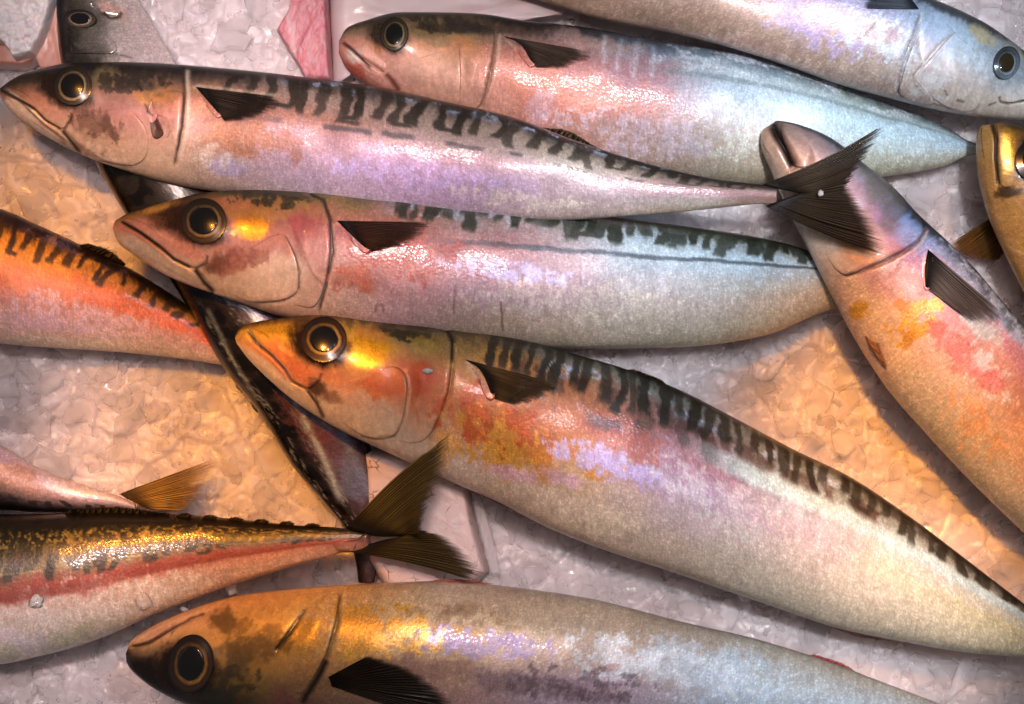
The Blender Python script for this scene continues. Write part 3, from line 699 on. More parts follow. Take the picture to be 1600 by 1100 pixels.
# --- centre fish with gold head
F3 = Fish("largest central mackerel with bright gold head and orange shoulder",
    [(367,526,370,537),(378,510,390,563),(410,501,428,600),(450,496,470,634),(510,493,530,671),(580,496,595,702),(650,502,655,729),(720,512,715,757),
     (800,525,780,785),(880,548,860,826),(970,574,950,861),(1060,608,1040,890),(1150,654,1130,921),(1240,702,1215,950),(1330,746,1305,980),(1420,806,1400,1000),(1510,874,1500,1018),(1600,943,1600,1028),(1690,1010,1700,1045),(1740,1042,1750,1060)],
    [.026,.025,.023,.021,.019,.017,.015,.013],
    {0:"d9c4a8 d9b89a d8a878 cf9a60 c89a50 c0a050 a88838 705828 3a3018",
     3:"e0cbb2 dcc0a0 d89a70 d08050 cf8a48 d8a838 c89830 806020 302818",
     5:"d8c0a4 dcc4a8 d8b090 d08a58 cf9040 d8aa38 c09838 605028 2c2820",
     6:"d8c0a4 d8b898 d29870 c4683c c05830 b88048 807048 504830 2c2820",
     7:"d0b498 d4b498 d09468 c87840 c87a40 c08848 a08048 605030 2c2820",
     8:"c4a888 c8a888 c49468 c87c38 c47038 c08040 b08040 605038 2c2820",
     9:"bfa488 c6a88a c8a078 c48048 b46440 b07040 b07848 707060 302c28",
     11:"b8a48c bfa890 c0a8a0 b898a8 a86868 986060 907c78 8c9488 3c3a32",
     13:"b8ac94 c4b8a0 ccbcac c8b4b4 b8b8bc b8d0d8 909890 7c8078 34342c",
     15:"b8b098 ccc4a8 d4ccb0 d8d0b0 d0d0c0 c0d8dc a0a8a0 504c44 282824",
     17:"c0b898 d8d0a8 dcd4a8 d8d0a0 d0d0b8 b0b8b0 605c50 403c34 282824",
     19:"c0b898 d8d0a8 dcd4a8 d8d0a0 d0d0b8 b0b8b0 605c50 403c34 282824"},
    layers=[('blob',790,690,40,60,.3,'d88c34',.85,.8,.35,.35),('blob',745,660,40,40,.2,'c86428',.8,.6),('blob',850,690,60,50,.2,'c06838',.7,.6),('blob',840,720,46,34,.2,'d08030',.7,.8,.4,.3),('blob',700,690,30,40,.3,'d89848',.7,.6),
            ('blob',935,710,34,30,.4,'b8a0c8',.85,.85),('blob',990,735,70,22,.35,'bca4d4',.8,.8),('blob',800,738,60,14,.3,'d0a0a8',.8,.7),('blob',880,745,50,14,.3,'c89cb0',.7,.7),
            ('blob',925,738,20,12,.4,'cc8838',.9,.8),('blob',980,735,10,10,.4,'c8803c',.9,.8),('blob',1075,735,120,40,.5,'b898b0',.5,.7),('blob',960,672,60,40,.45,'a85848',.6,.6),
            ('bars',8.0,14.5,18,.44,.74,.15,'4c342c',.8,.05),
            ('flecks',8.6,14.2,.70,.90,'b4cce8',.85,10),('bars',7.6,18.8,44,.58,1.1,.088,'201e16',.88,.22),
            ('wline',8.8,13.0,.34,.10,'54404c',.65,40,.02),('wline',11.5,18.5,.46,.16,'c4e4ec',.85,0,.06),  # pale cyan stripe paints the cool sheen along the rear flank
            ('blob',435,515,44,12,-.15,'dca830',.9,.35,.6,.28),('blob',570,548,50,34,.1,'d89c1c',.95,.35,.5,.3),('blob',585,518,40,20,.2,'cc8c48',.7,.5),
            ('blob',620,515,60,16,.1,'4a4024',.7,.6),('blob',672,535,34,20,.2,'a8904c',.7,.6,.5,.35),('blob',660,592,24,40,.15,'b8441c',.8,.45),('blob',600,600,50,26,0,'cc6830',.75,.55),
            ('blob',455,575,56,20,.7,'cc7448',.8,.4),('blob',495,607,26,22,.3,'34261e',.85,.55),('blob',520,620,28,14,.3,'6a4c3c',.6,.6),('blob',420,580,70,11,.75,'e0d0bc',.8,.2),('blob',585,660,60,26,.1,'dcc4a6',.7,.4),
            ('line',[(386,513),(400,535),(425,555),(445,577),(457,597),(480,609)],2.6,'56504a',.9),('line',[(388,512),(402,534),(427,553),(447,575),(459,595)],1.2,'c8c0b8',.6),('line',[(480,609),(495,630),(506,654)],3.0,'2a1c16',.8),
            ('line',[(672,503),(700,518),(707,534),(706,568)],3.2,'14100c',.95),('line',[(706,570),(702,612),(684,660),(670,690)],2.0,'8a5c38',.7),
            ('line',[(632,582),(637,610),(629,657),(617,680),(587,686),(560,682)],2.0,'9a7458',.75),('line',[(637,584),(642,610),(634,655)],1.5,'e0c0a0',.6),('line',[(729,562),(768,620)],5,'c8b0b0',.5),('mottle',577,552,44,30,.1,'e4ac20',.95,16,.74,.5,.3),('mottle',770,680,130,62,.25,'dc9c3c',.9,15,.60,.4,.34),('mottle',760,650,120,70,.2,'b84c22',.8,17,.56),('mottle',940,722,150,34,.32,'c4b0dc',.9,13,.60),('mottle',1000,700,90,40,.4,'a8584c',.7,15,.54),('mottle',1150,800,260,60,.5,'d8d4d0',.5,9,.54),('mottle',900,800,200,40,.35,'d8c4a8',.5,14,.53),('mottle',630,518,80,22,.08,'2c2a18',.8,15,.60),('mottle',660,540,44,22,.1,'b89c50',.7,11,.58),('mottle',600,605,60,30,0,'c45c2c',.6,13,.57),('mottle',440,545,60,24,.6,'d08440',.5,11,.56),('line',[(376,552),(410,590),(450,624),(490,652)],5,'e4dacc',.6),('line',[(711,534),(710,570),(706,612),(688,660)],2,'e4b87c',.6),('line',[(503,582),(500,594),(484,608)],2,'3c2418',.7),('line',[(560,684),(590,690),(620,684)],1.5,'ecdcc8',.6),('line',[(638,612),(650,640),(655,660)],1.4,'9c5c38',.5),('blob',497,536,54,39,.45,'1e1006',.97,.12,.0,.18,.25)],
    grooves=[([(386,513),(400,535),(425,555),(445,577),(457,597),(480,609)],2.6,.0011),([(672,503),(700,518),(708,534),(707,570),(702,612),(684,660),(670,690)],3,.0006)],
    puffs=[(505,530,50,46,0,.0011)], seed=3, NS=600, head=6.5, back=.12, tone=(.97,1.02,1.12))
F3.patch("gill_cover", [(634,560),(655,518),(690,516),(703,532),(705,570),(700,612),(682,658),(662,688),(632,692),(619,681),(631,657),(639,610)], .0008, face=(1, 0.2))
F3.patch("cheek_plate", [(512,625),(530,600),(575,585),(612,572),(632,582),(637,610),(629,657),(617,679),(587,684),(550,670),(522,648)], .0006, face=(0.7, 0.7))
F3.patch("upper_jaw", [(389,511),(412,518),(450,545),(480,562),(500,580),(502,592),(482,607),(458,594),(446,574),(426,553),(402,534)], .0005, face=(-0.55, 0.8))
F3.patch("lower_jaw", [(373,532),(384,519),(398,540),(423,559),(443,581),(456,601),(478,613),(500,645),(474,632),(440,606),(400,570)], .0005, face=(0.6, -0.8))
F3.eye(506,530,27,19.5, iris=('4a3010','d0a050','5c3c14','1e1006'), sock=1.32)
fin(F3,"pectoral_fin",[(728,562),(752,580),(770,622)],[(880,602),(872,610),(838,628),(806,632)],zon(F3,.0004,.0013),c0='090604',c1='2c1e10',ray='6a4c28',alpha=(1,.7),seed=9,streak=.8,wisp=.42)
fin(F3,"dorsal_fin",[(980,578),(1010,588),(1040,600)],[(992,577),(1024,589),(1034,594)],zlin(.021,.022),c0='141210',c1='1c1a18',nr=8,seed=10)
fin(F3,"pelvic_fin",[(742,768),(770,782),(800,795)],[(800,795),(835,815),(862,828)],zlin(.020,.016),c0='a05848',c1='b87868',ray='d0a090',alpha=(.9,.6),nr=10,seed=11)
fin(F3,"anal_fin",[(1260,963),(1310,982),(1370,996)],[(1285,972),(1335,994),(1400,1003)],zlin(.012,.010),c0='a87468',c1='b08878',ray='c8a898',alpha=(.8,.5),nr=10,seed=12)

# --- top middle
F4 = Fish("upper middle mackerel with dull brown head and pale blue rear flank",
    [(531,62,530,85),(545,42,545,112),(582,30,585,140),(632,21,640,165),(695,20,700,190),(757,23,760,212),(820,33,820,230),(918,44,910,252),(1000,60,990,268),(1070,71,1060,280),
     (1161,86,1150,288),(1262,115,1250,287),(1364,152,1350,279),(1430,178,1425,270),(1480,200,1480,258),(1515,221,1512,244),(1560,232,1560,240),(1600,238,1600,244)],
    [.012,.010,.008,.007,.006,.006,.006,.005],
    {0:"b06858 b87868 c08878 b88070 a87868 887058 706048 504438 342c24",
     2:"b87c68 c49080 c49484 c08878 a87860 786450 685840 504838 342c24",
     4:"c49880 cc9e88 cca08a c89a80 c89068 907850 807050 605848 3a342e",
     6:"bc8878 c08878 c48878 c48070 b87868 907068 605048 504844 3c3836",
     8:"b8a090 bca098 bc9898 b48890 ac8088 a88890 8898b0 9098a8 787880",
     10:"b8b098 c0b8a8 c4c0bc bcc4d0 b8ccdc b4c8d4 a0b4c0 98a8bc 8898a8",
     12:"b8b8a0 c8d0c0 c8dce0 c0dce8 bcdcec a8c0c4 a8bcb8 98a8a8 808c90",  # pale blue includes cool lamp sheen put into the skin colour
     15:"b0b0a0 c8d0c8 c8dce0 b8d4e4 b0d0e4 a0b8c0 90a4a8 808c90 707c80",
     17:"605448 605448 605448 605448 605448 605448 605448 605448 605448"},
    layers=[('wline',8.5,15.5,.48,.06,'7a9098',.6,0,.06),('bars',9,15,20,.62,.95,.10,'7c94a4',.5,.1),('flecks',7.5,13,.55,.98,'dce8f4',.7,10),
            ('blob',890,150,130,40,.1,'b87460',.7,.6),('blob',850,170,26,40,0,'d0aab4',.7,.7),('blob',930,62,110,16,.2,'b89890',.6,.6),
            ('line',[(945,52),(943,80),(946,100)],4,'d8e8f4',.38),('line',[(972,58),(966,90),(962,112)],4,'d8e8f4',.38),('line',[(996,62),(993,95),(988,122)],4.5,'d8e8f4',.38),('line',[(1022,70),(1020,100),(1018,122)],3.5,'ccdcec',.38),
            ('blob',668,46,36,18,0,'84704c',.85,.35,.3,.3),('blob',720,62,30,12,.2,'bc8450',.7,.5),('blob',740,40,60,14,.1,'4c423c',.7,.5),
            ('blob',555,108,26,12,.8,'a84c40',.7,.4),('blob',553,88,14,12,.6,'d8ccc0',.8,.4),('blob',580,82,20,16,.5,'c49484',.6,.4),('blob',720,45,90,10,.05,'3c342e',.7,.4),('blob',590,76,12,8,.5,'c8884c',.7,.4),
            ('line',[(535,67),(550,77),(562,88),(580,108)],2.2,'2c1c18',.8),('line',[(602,114),(612,124),(624,142)],4,'50241c',.8),
            ('line',[(776,32),(774,60),(770,90),(764,125),(750,172)],3,'80604c',.6),('line',[(781,50),(779,85),(768,125)],3,'d8c0a8',.6),('line',[(717,64),(720,100),(720,142)],1.8,'a47460',.6),('mottle',950,150,170,50,.12,'b46a58',.4,18,.55),('mottle',1000,210,220,50,.12,'d4c8dc',.6,12,.55),('mottle',1200,230,160,40,.1,'dce4dc',.6,12,.55),('mottle',700,38,90,22,.03,'2c2822',.7,15,.60),('mottle',690,65,50,16,.05,'94805c',.6,11,.57),('mottle',700,120,80,34,.1,'d8a890',.5,14,.56),('blob',608,56,38,28,.4,'2a2018',.9,.15,.0,.25,.3)],
    grooves=[([(535,67),(550,77),(562,88),(600,114)],2.4,.0011),([(776,32),(774,60),(770,90),(764,125),(750,172)],3,.0005)],
    puffs=[(616,52,36,34,0,.0009)], seed=4, head=4.8)
F4.patch("gill_cover", [(718,66),(735,45),(768,48),(771,85),(764,122),(750,165),(725,168),(722,142),(722,100)], .0008, face=(1, 0.1))
F4.patch("cheek_plate", [(620,110),(650,92),(690,80),(715,68),(720,100),(720,140),(715,162),(680,160),(640,140)], .0005, face=(0.7, 0.6))
F4.patch("upper_jaw", [(536,62),(548,60),(575,72),(596,92),(604,104),(598,112),(580,105),(562,86),(550,75)], .0005, face=(-0.55, 0.8))
F4.patch("lower_jaw", [(532,74),(540,76),(556,92),(578,112),(598,120),(606,140),(575,124),(548,106),(534,90)], .0005, face=(0.6, -0.8))
F4.eye(616,53,20,15, sx=.85, rot=.1, iris=('4c4230','9c8860','5c5038','2a2018'), sock=1.32)
fin(F4,"pectoral_fin",[(788,57),(812,68),(834,102)],[(932,82),(920,94),(885,106),(840,104)],zon(F4,.0004,.0012),c0='201a18',c1='3c3028',ray='5c4c40',alpha=(1,.8),seed=13,wisp=.42)

# --- top right, head to the right
F5 = Fish("pale blue mackerel at top right with its head at the right edge",
    [(1700,158,1698,166),(1680,140,1680,176),(1640,112,1645,184),(1600,84,1600,187),(1549,44,1535,183),(1505,20,1465,172),(1458,0,1397,155),(1400,-22,1313,132),(1320,-45,1229,102),
     (1220,-62,1144,75),(1120,-75,1060,54),(1000,-85,935,29),(880,-90,840,0),(760,-80,730,-30),(650,-62,640,-40)],
    [.020,.018,.017,.016,.015,.012],
    {0:"c8c4b8 d0ccc0 c8ccc8 b8c4d0 a8b8c8 98a8b8 807c68 404448 2c3034",
     3:"d0ccc0 d8d4c8 ccd4d8 b4c4d4 a8b8c8 a0a898 a8a080 404448 282c30",
     5:"b8aca0 c0b8b0 c4c0c0 c0ccd8 b4cce0 a8c4dc 8898a8 485058 282c30",  # iridescent skin plus painted reflection of the cool lamp
     6:"a89890 c0b4ac c4b8b8 c0bcc8 b0c4e0 a4c0dc 9cb4d0 585c68 30343a",
     8:"b89c8c c0a898 c4a8a0 c0a8b0 b4a8c8 a8b4d4 90a0c0 585c68 30343a",
     10:"b49884 c0a08c c4a494 c09890 b89098 a898b0 8890b0 585c68 30343a",
     14:"b49c80 c0a890 bca490 b89888 b09088 a898a0 8890a0 585c68 30343a"},
    layers=[('mottle',1290,40,170,60,.35,'c8b8e4',.8,14,.57),('mottle',1380,60,110,50,.3,'d8e8f4',.8,11,.58),('mottle',1180,80,140,30,.3,'dccabc',.6,11,.55),('mottle',1440,120,90,50,.3,'d4dce4',.6,12,.55),('blob',1560,95,56,46,.6,'8c9ca8',.75,.3,.1,.25,.4),('blob',1530,50,34,18,.7,'b4ac88',.8,.5),('blob',1520,22,60,14,.6,'30363c',.9,.5),('blob',1480,12,60,14,.4,'3c444c',.8,.5),
            ('blob',1350,48,16,18,.9,'b09098',.6,.6),('blob',1385,55,14,12,.3,'a87c84',.6,.7),('blob',1250,40,60,40,.3,'b8a4c8',.5,.7),('blob',1170,70,60,20,.3,'c49c90',.5,.6),
            ('line',[(1439,17),(1431,47),(1416,84),(1405,122),(1404,150)],2.4,'6c6468',.6),('line',[(1442,18),(1434,47),(1419,84),(1408,122)],1.8,'e0ecf4',.7),
            ('line',[(1492,50),(1459,82),(1431,116),(1435,131),(1463,159),(1491,171),(1522,176)],2.2,'e4e0dc',.85),('line',[(1488,50),(1455,82),(1427,116),(1431,133),(1460,162),(1491,174)],1.6,'7c7470',.6),
            ('line',[(1340,62),(1360,45),(1370,32)],2,'806858',.7),('line',[(1561,150),(1563,160),(1577,163),(1600,158),(1660,150)],1.6,'3c3c38',.85),('line',[(1543,165),(1558,160)],1.5,'4c4844',.7),
            ('line',[(1476,140),(1480,150)],1.4,'40342c',.7),('line',[(1494,156),(1508,160)],2,'302820',.7)],
    grooves=[([(1439,17),(1431,47),(1416,84),(1405,122),(1404,150)],3,.0005),([(1561,150),(1563,160),(1577,163),(1600,158),(1660,150)],2,.0005)],
    puffs=[(1575,100,44,40,0,.0007)], seed=5, head=6.0)
F5.patch("gill_cover", [(1494,50),(1470,30),(1445,22),(1436,47),(1421,84),(1410,122),(1408,146),(1440,160),(1463,160),(1436,132),(1433,116),(1460,83)], .0008, face=(-1, 0.4))
F5.patch("cheek_plate", [(1492,53),(1460,84),(1434,116),(1438,131),(1465,157),(1492,169),(1522,172),(1535,150),(1530,110),(1520,75)], .0006, face=(-0.7, 0.6))
F5.patch("upper_jaw", [(1562,135),(1590,128),(1640,126),(1672,140),(1660,148),(1600,155),(1578,160),(1565,156)], .0005, face=(0.4, 0.9))
F5.eye(1573,98,20,14, sx=.78, rot=.3, iris=('5c6468','8ca0b0','6c8090','4c5860'), pupcol='2a220e', sock=1.32)
fin(F5,"pectoral_fin",[(1436,14),(1430,6),(1420,-6)],[(1345,12),(1352,-4),(1360,-20)],zon(F5,.0004,.0010),c0='20242c',c1='3c444e',ray='6c7884',alpha=(1,.7),seed=14)

# --- right diagonal
F6 = Fish("mackerel running down the right side with gaping mouth under another fish's tail",
    [(1212,189,1200,197),(1222,189,1190,206),(1255,197,1190,232),(1300,217,1205,268),(1347,254,1225,315),(1394,292,1250,365),(1435,336,1274,412),(1477,375,1308,478),(1518,416,1345,545),(1557,462,1390,612),
     (1600,512,1440,670),(1650,575,1500,735),(1700,640,1560,795),(1760,725,1640,870),(1820,810,1740,960)],
    [.022,.021,.020,.018,.016,.014,.013,.012],
    {1:"c89870 b08868 906850 604838 806850 8a6c58 806454 604c40 302822",
     4:"d8b898 d8a078 d09068 c88868 b88878 a08478 8c807c 686460 383634",
     6:"d4ac88 d8a880 d49870 c88c78 b88498 a0a8d0 98b0d0 586068 2c3034",
     8:"d8b090 d8b080 d8a080 d09890 c89090 b89898 a8b0bc 788090 404850",
     10:"c8b898 d0b898 d8b090 d4a080 cc8c74 c48080 b4b8c8 b0ccd8 606870",
     12:"c8b898 d0b898 d8a880 d89870 cc8068 c87c80 b4b4c4 a8bcc8 606870",
     14:"c8b898 d0b898 d8a880 d89870 cc8068 c87c80 b4b4c4 a8bcc8 606870"},
    layers=[('mottle',1430,500,80,40,-.6,'e0a848',.85,12,.58,.4,.32),('mottle',1500,550,120,40,.85,'b05c5c',.5,17,.56),('mottle',1400,430,70,44,.7,'d0b4bc',.7,13,.56),('mottle',1550,590,90,40,.85,'ccd4e4',.7,13,.56),('mottle',1520,660,100,50,.85,'d8a070',.6,12,.55),('bars',8,14,16,.75,1.1,.09,'404a54',.6,.1),('flecks',6.5,14,.70,1,'b0c0dc',.8,9),
            ('blob',1340,490,16,20,.2,'e0a838',.8,.6,.6,.3),('blob',1440,510,40,16,-.7,'d89c40',.8,.8,.5,.3),('blob',1415,480,26,16,.2,'d08038',.7,.6),('blob',1470,515,26,20,.6,'b85448',.7,.6),('blob',1545,590,30,24,.6,'b86064',.7,.6),('blob',1510,560,60,16,.85,'c47c80',.6,.7),
            ('blob',1375,435,50,30,.7,'b88c90',.6,.6),('blob',1340,390,44,24,.6,'d09058',.7,.3),('blob',1290,385,26,40,-.35,'dcc8b4',.8,.4),('blob',1395,335,30,40,.6,'6c6460',.6,.5),('blob',1375,290,44,30,.7,'787068',.7,.5),
            ('blob',1415,365,36,22,.7,'a0acd8',.75,.5),('blob',1400,390,26,14,.7,'a86c74',.6,.5),('blob',1530,500,60,20,.8,'b4d0dc',.7,.6),
            ('line',[(1207,192),(1214,212),(1226,232),(1240,262)],7,'140c08',.97),('line',[(1448,352),(1436,378),(1394,405),(1353,422),(1316,433)],2.4,'54382c',.75),('line',[(1450,358),(1438,384),(1396,411)],2,'e0d0c4',.6),  # wide dark line paints the shade inside the gaping mouth
            ('line',[(1370,535),(1378,560),(1385,575)],3,'50301e',.7)],
    grooves=[([(1207,190),(1214,212),(1226,232),(1242,266)],7,.0022),([(1448,352),(1436,378),(1394,405),(1353,422),(1316,433)],3,.0006)], seed=6, head=6.4, tone=(.86,1.02,1.32))
F6.patch("lower_jaw", [(1190,208),(1198,203),(1208,212),(1220,232),(1232,258),(1236,276),(1222,285),(1206,262),(1195,232)], .0008, label="pale lower jaw hanging open", face=(0.9, -0.2))
F6.patch("upper_jaw", [(1222,194),(1250,199),(1280,212),(1300,228),(1290,248),(1262,262),(1244,258),(1230,230),(1222,208)], .0008, face=(-0.9, 0.3))
F6.patch("gill_cover", [(1290,330),(1330,310),(1390,310),(1432,340),(1440,358),(1430,376),(1392,400),(1352,417),(1318,428),(1290,395)], .0008, face=(0.6, 0.8))
fin(F6,"pectoral_fin",[(1450,390),(1446,415),(1446,448)],[(1570,492),(1560,508),(1530,508),(1500,488)],zon(F6,.0004,.0013),c0='060505',c1='2a2625',ray='707074',alpha=(1,.6),seed=15,streak=.7,wisp=.42)
fin(F6,"pelvic_fin",[(1352,525),(1362,545),(1372,562)],[(1368,535),(1380,560),(1388,580)],zon(F6,.0004,.0006),c0='7a5038',c1='8a6048',ray='b08860',alpha=(.9,.7),nr=8,seed=16)

# --- far right, gold snout
F7 = Fish("golden brown mackerel head poking in at the right edge",
    [(1575,190,1532,197),(1610,203,1526,218),(1650,240,1528,270),(1690,300,1545,338),(1725,370,1570,395),(1760,440,1600,455),(1800,540,1650,560),(1840,650,1720,680),(1880,760,1800,780)],
    [.021,.020,.018,.015,.012],
    {0:"b08850 a07c48 806034 705428 604c28 604820 403018 302410 201808",
     2:"b88c58 a88448 947034 8c6828 70541c 584018 403018 302410 201808",
     4:"b88c50 ac8448 9c7434 94702c 745820 705020 504020 302410 201808",
     8:"b88c50 ac8448 9c7434 94702c 745820 705020 504020 302410 201808"},
    layers=[('line',[(1549,191),(1556,215),(1556,250),(1560,292)],3,'241608',.9),('blob',1575,298,26,12,-.2,'2c1c0c',.85,.5),('blob',1585,195,26,8,.2,'30240e',.8,.4),('blob',1615,252,34,44,0,'181008',.9,.2,.05,.2,.3),
            ('blob',1575,240,14,44,0,'d8a838',.8,.4,.6,.25),('line',[(1570,380),(1585,392),(1610,400)],2,'d8b880',.6)],
    grooves=[([(1549,191),(1556,215),(1556,250),(1560,292)],3,.0008)], seed=7)
F7.patch("upper_jaw", [(1556,194),(1575,196),(1590,215),(1590,270),(1580,292),(1565,290),(1559,250),(1560,215)], .0005, face=(-1, 0))
F7.patch("lower_jaw", [(1534,199),(1545,194),(1553,215),(1553,250),(1557,292),(1552,320),(1542,300),(1532,262),(1530,222)], .0005, face=(1, 0))
F7.eye(1622,250,27,23, iris=('1a1008','4a3414','24180a','120a05'), sock=1.32)
fin(F7,"pelvic_fin",[(1552,338),(1558,356),(1578,384)],[(1486,380),(1494,398),(1520,408),(1555,412)],zlin(.010,.004),c0='3a2410',c1='5a3a18',ray='8a6430',alpha=(.95,.7),seed=17)

# --- bottom left, tail towards the centre
F8 = Fish("dark backed mackerel at lower left with red side stripe and spread tail",
    [(-420,860,-420,890),(-380,830,-370,930),(-250,800,-240,1010),(-120,800,-110,1040),(0,803,0,1037),(60,803,65,1024),(118,801,118,1010),(170,800,175,990),(230,802,236,962),(290,804,290,940),
     (340,808,345,920),(400,814,405,901),(456,820,470,881),(510,823,520,868),(545,826,545,860),(580,830,575,855)],
    [.014,.014,.015,.016,.018,.019],
    {0:"d0c4b4 d8c8b8 d4c0b4 cca89c a05044 80704c 605830 504820 201c10",
     4:"c8c0b0 d8ccc0 d8c4b8 a45044 70603c 5a4c28 443a1c 342c14 18140a",
     8:"c4b8a4 d4c4b4 d0b8ac a04c40 6c5c38 564828 40361a 302a12 18140a",
     11:"c4b0a0 ccb0a4 c89c90 985044 5c4c30 443a22 342c16 2a2410 16120a",
     14:"b89888 b08878 a87868 905c50 6a4838 443824 30281a 28201a 1c180e",
     15:"a08070 987060 886058 704c44 503a30 3a3020 2a2418 241c14 1c180e"},
    layers=[('mottle',150,940,260,60,-.12,'e4dcd4',.6,11,.56),('mottle',60,1005,120,30,-.2,'b4b49c',.6,11,.55),('bars',3,15,46,.16,1.1,.12,'1a150a',.9,.3),('wline',3.5,14.5,-.06,.12,'8a463c',.75,0,.02),('wline',3.5,14.5,.24,.02,'c0a860',.35,9,.03),('flecks',3,14,.55,.80,'b89840',.75,3),  # gold flecks paint the warm lamp's glints along the wet back
            ('blob',40,1000,60,26,.2,'dcd0e0',.5,.7),('blob',120,990,70,14,-.35,'b0b090',.5,.8),('blob',20,1015,20,20,.2,'b4b49c',.5,.8)],
    seed=8, rough=.36)
fin(F8,"tail_fin",[(540,826),(560,832),(590,838),(630,838)],[(708,675),(699,724),(680,768),(666,806),(658,834)],lambda X,Y,V,U: .020+.018*V**1.5+.001*np.sin(np.pi*U),c0='140e07',c1='3c2e16',ray='8a7038',alpha=(1,.80),fray=.05,bow=-.07,nr=26,seed=18,streak=.6,wisp=.2)
fin(F8,"tail_fin",[(632,838),(590,846),(562,856),(544,862)],[(658,826),(702,840),(738,868),(766,900),(750,912)],lambda X,Y,V,U: .020+.006*V+.001*np.sin(np.pi*U),c0='120c06',c1='2c200e',ray='6a5424',alpha=(1,.88),fray=.05,bow=-.05,nr=22,seed=19,streak=.5,wisp=.2)
F8.patch("tail_keel", [(520,850),(545,842),(585,838),(615,836),(590,848),(560,858),(530,860)], .0008, rim=.6)
fin(F8,"dorsal_fin",[(100,803),(180,803),(262,806)],[(105,796),(185,792),(266,802)],zlin(.016,.019),c0='1c160c',c1='241c10',nr=14,seed=20)
for k in range(6):
    x0 = 285 + k * 40; y0 = 805 + k * 3.2
    fin(F8,"finlet",[(x0-14,y0+4),(x0,y0+4),(x0+10,y0+4)],[(x0-2,y0-4),(x0+8,y0-4.5),(x0+17,y0)],zlin(.018,.020),c0='141008',c1='1c160a',nr=5,nl=10,seed=21+k,ripple=.0001)

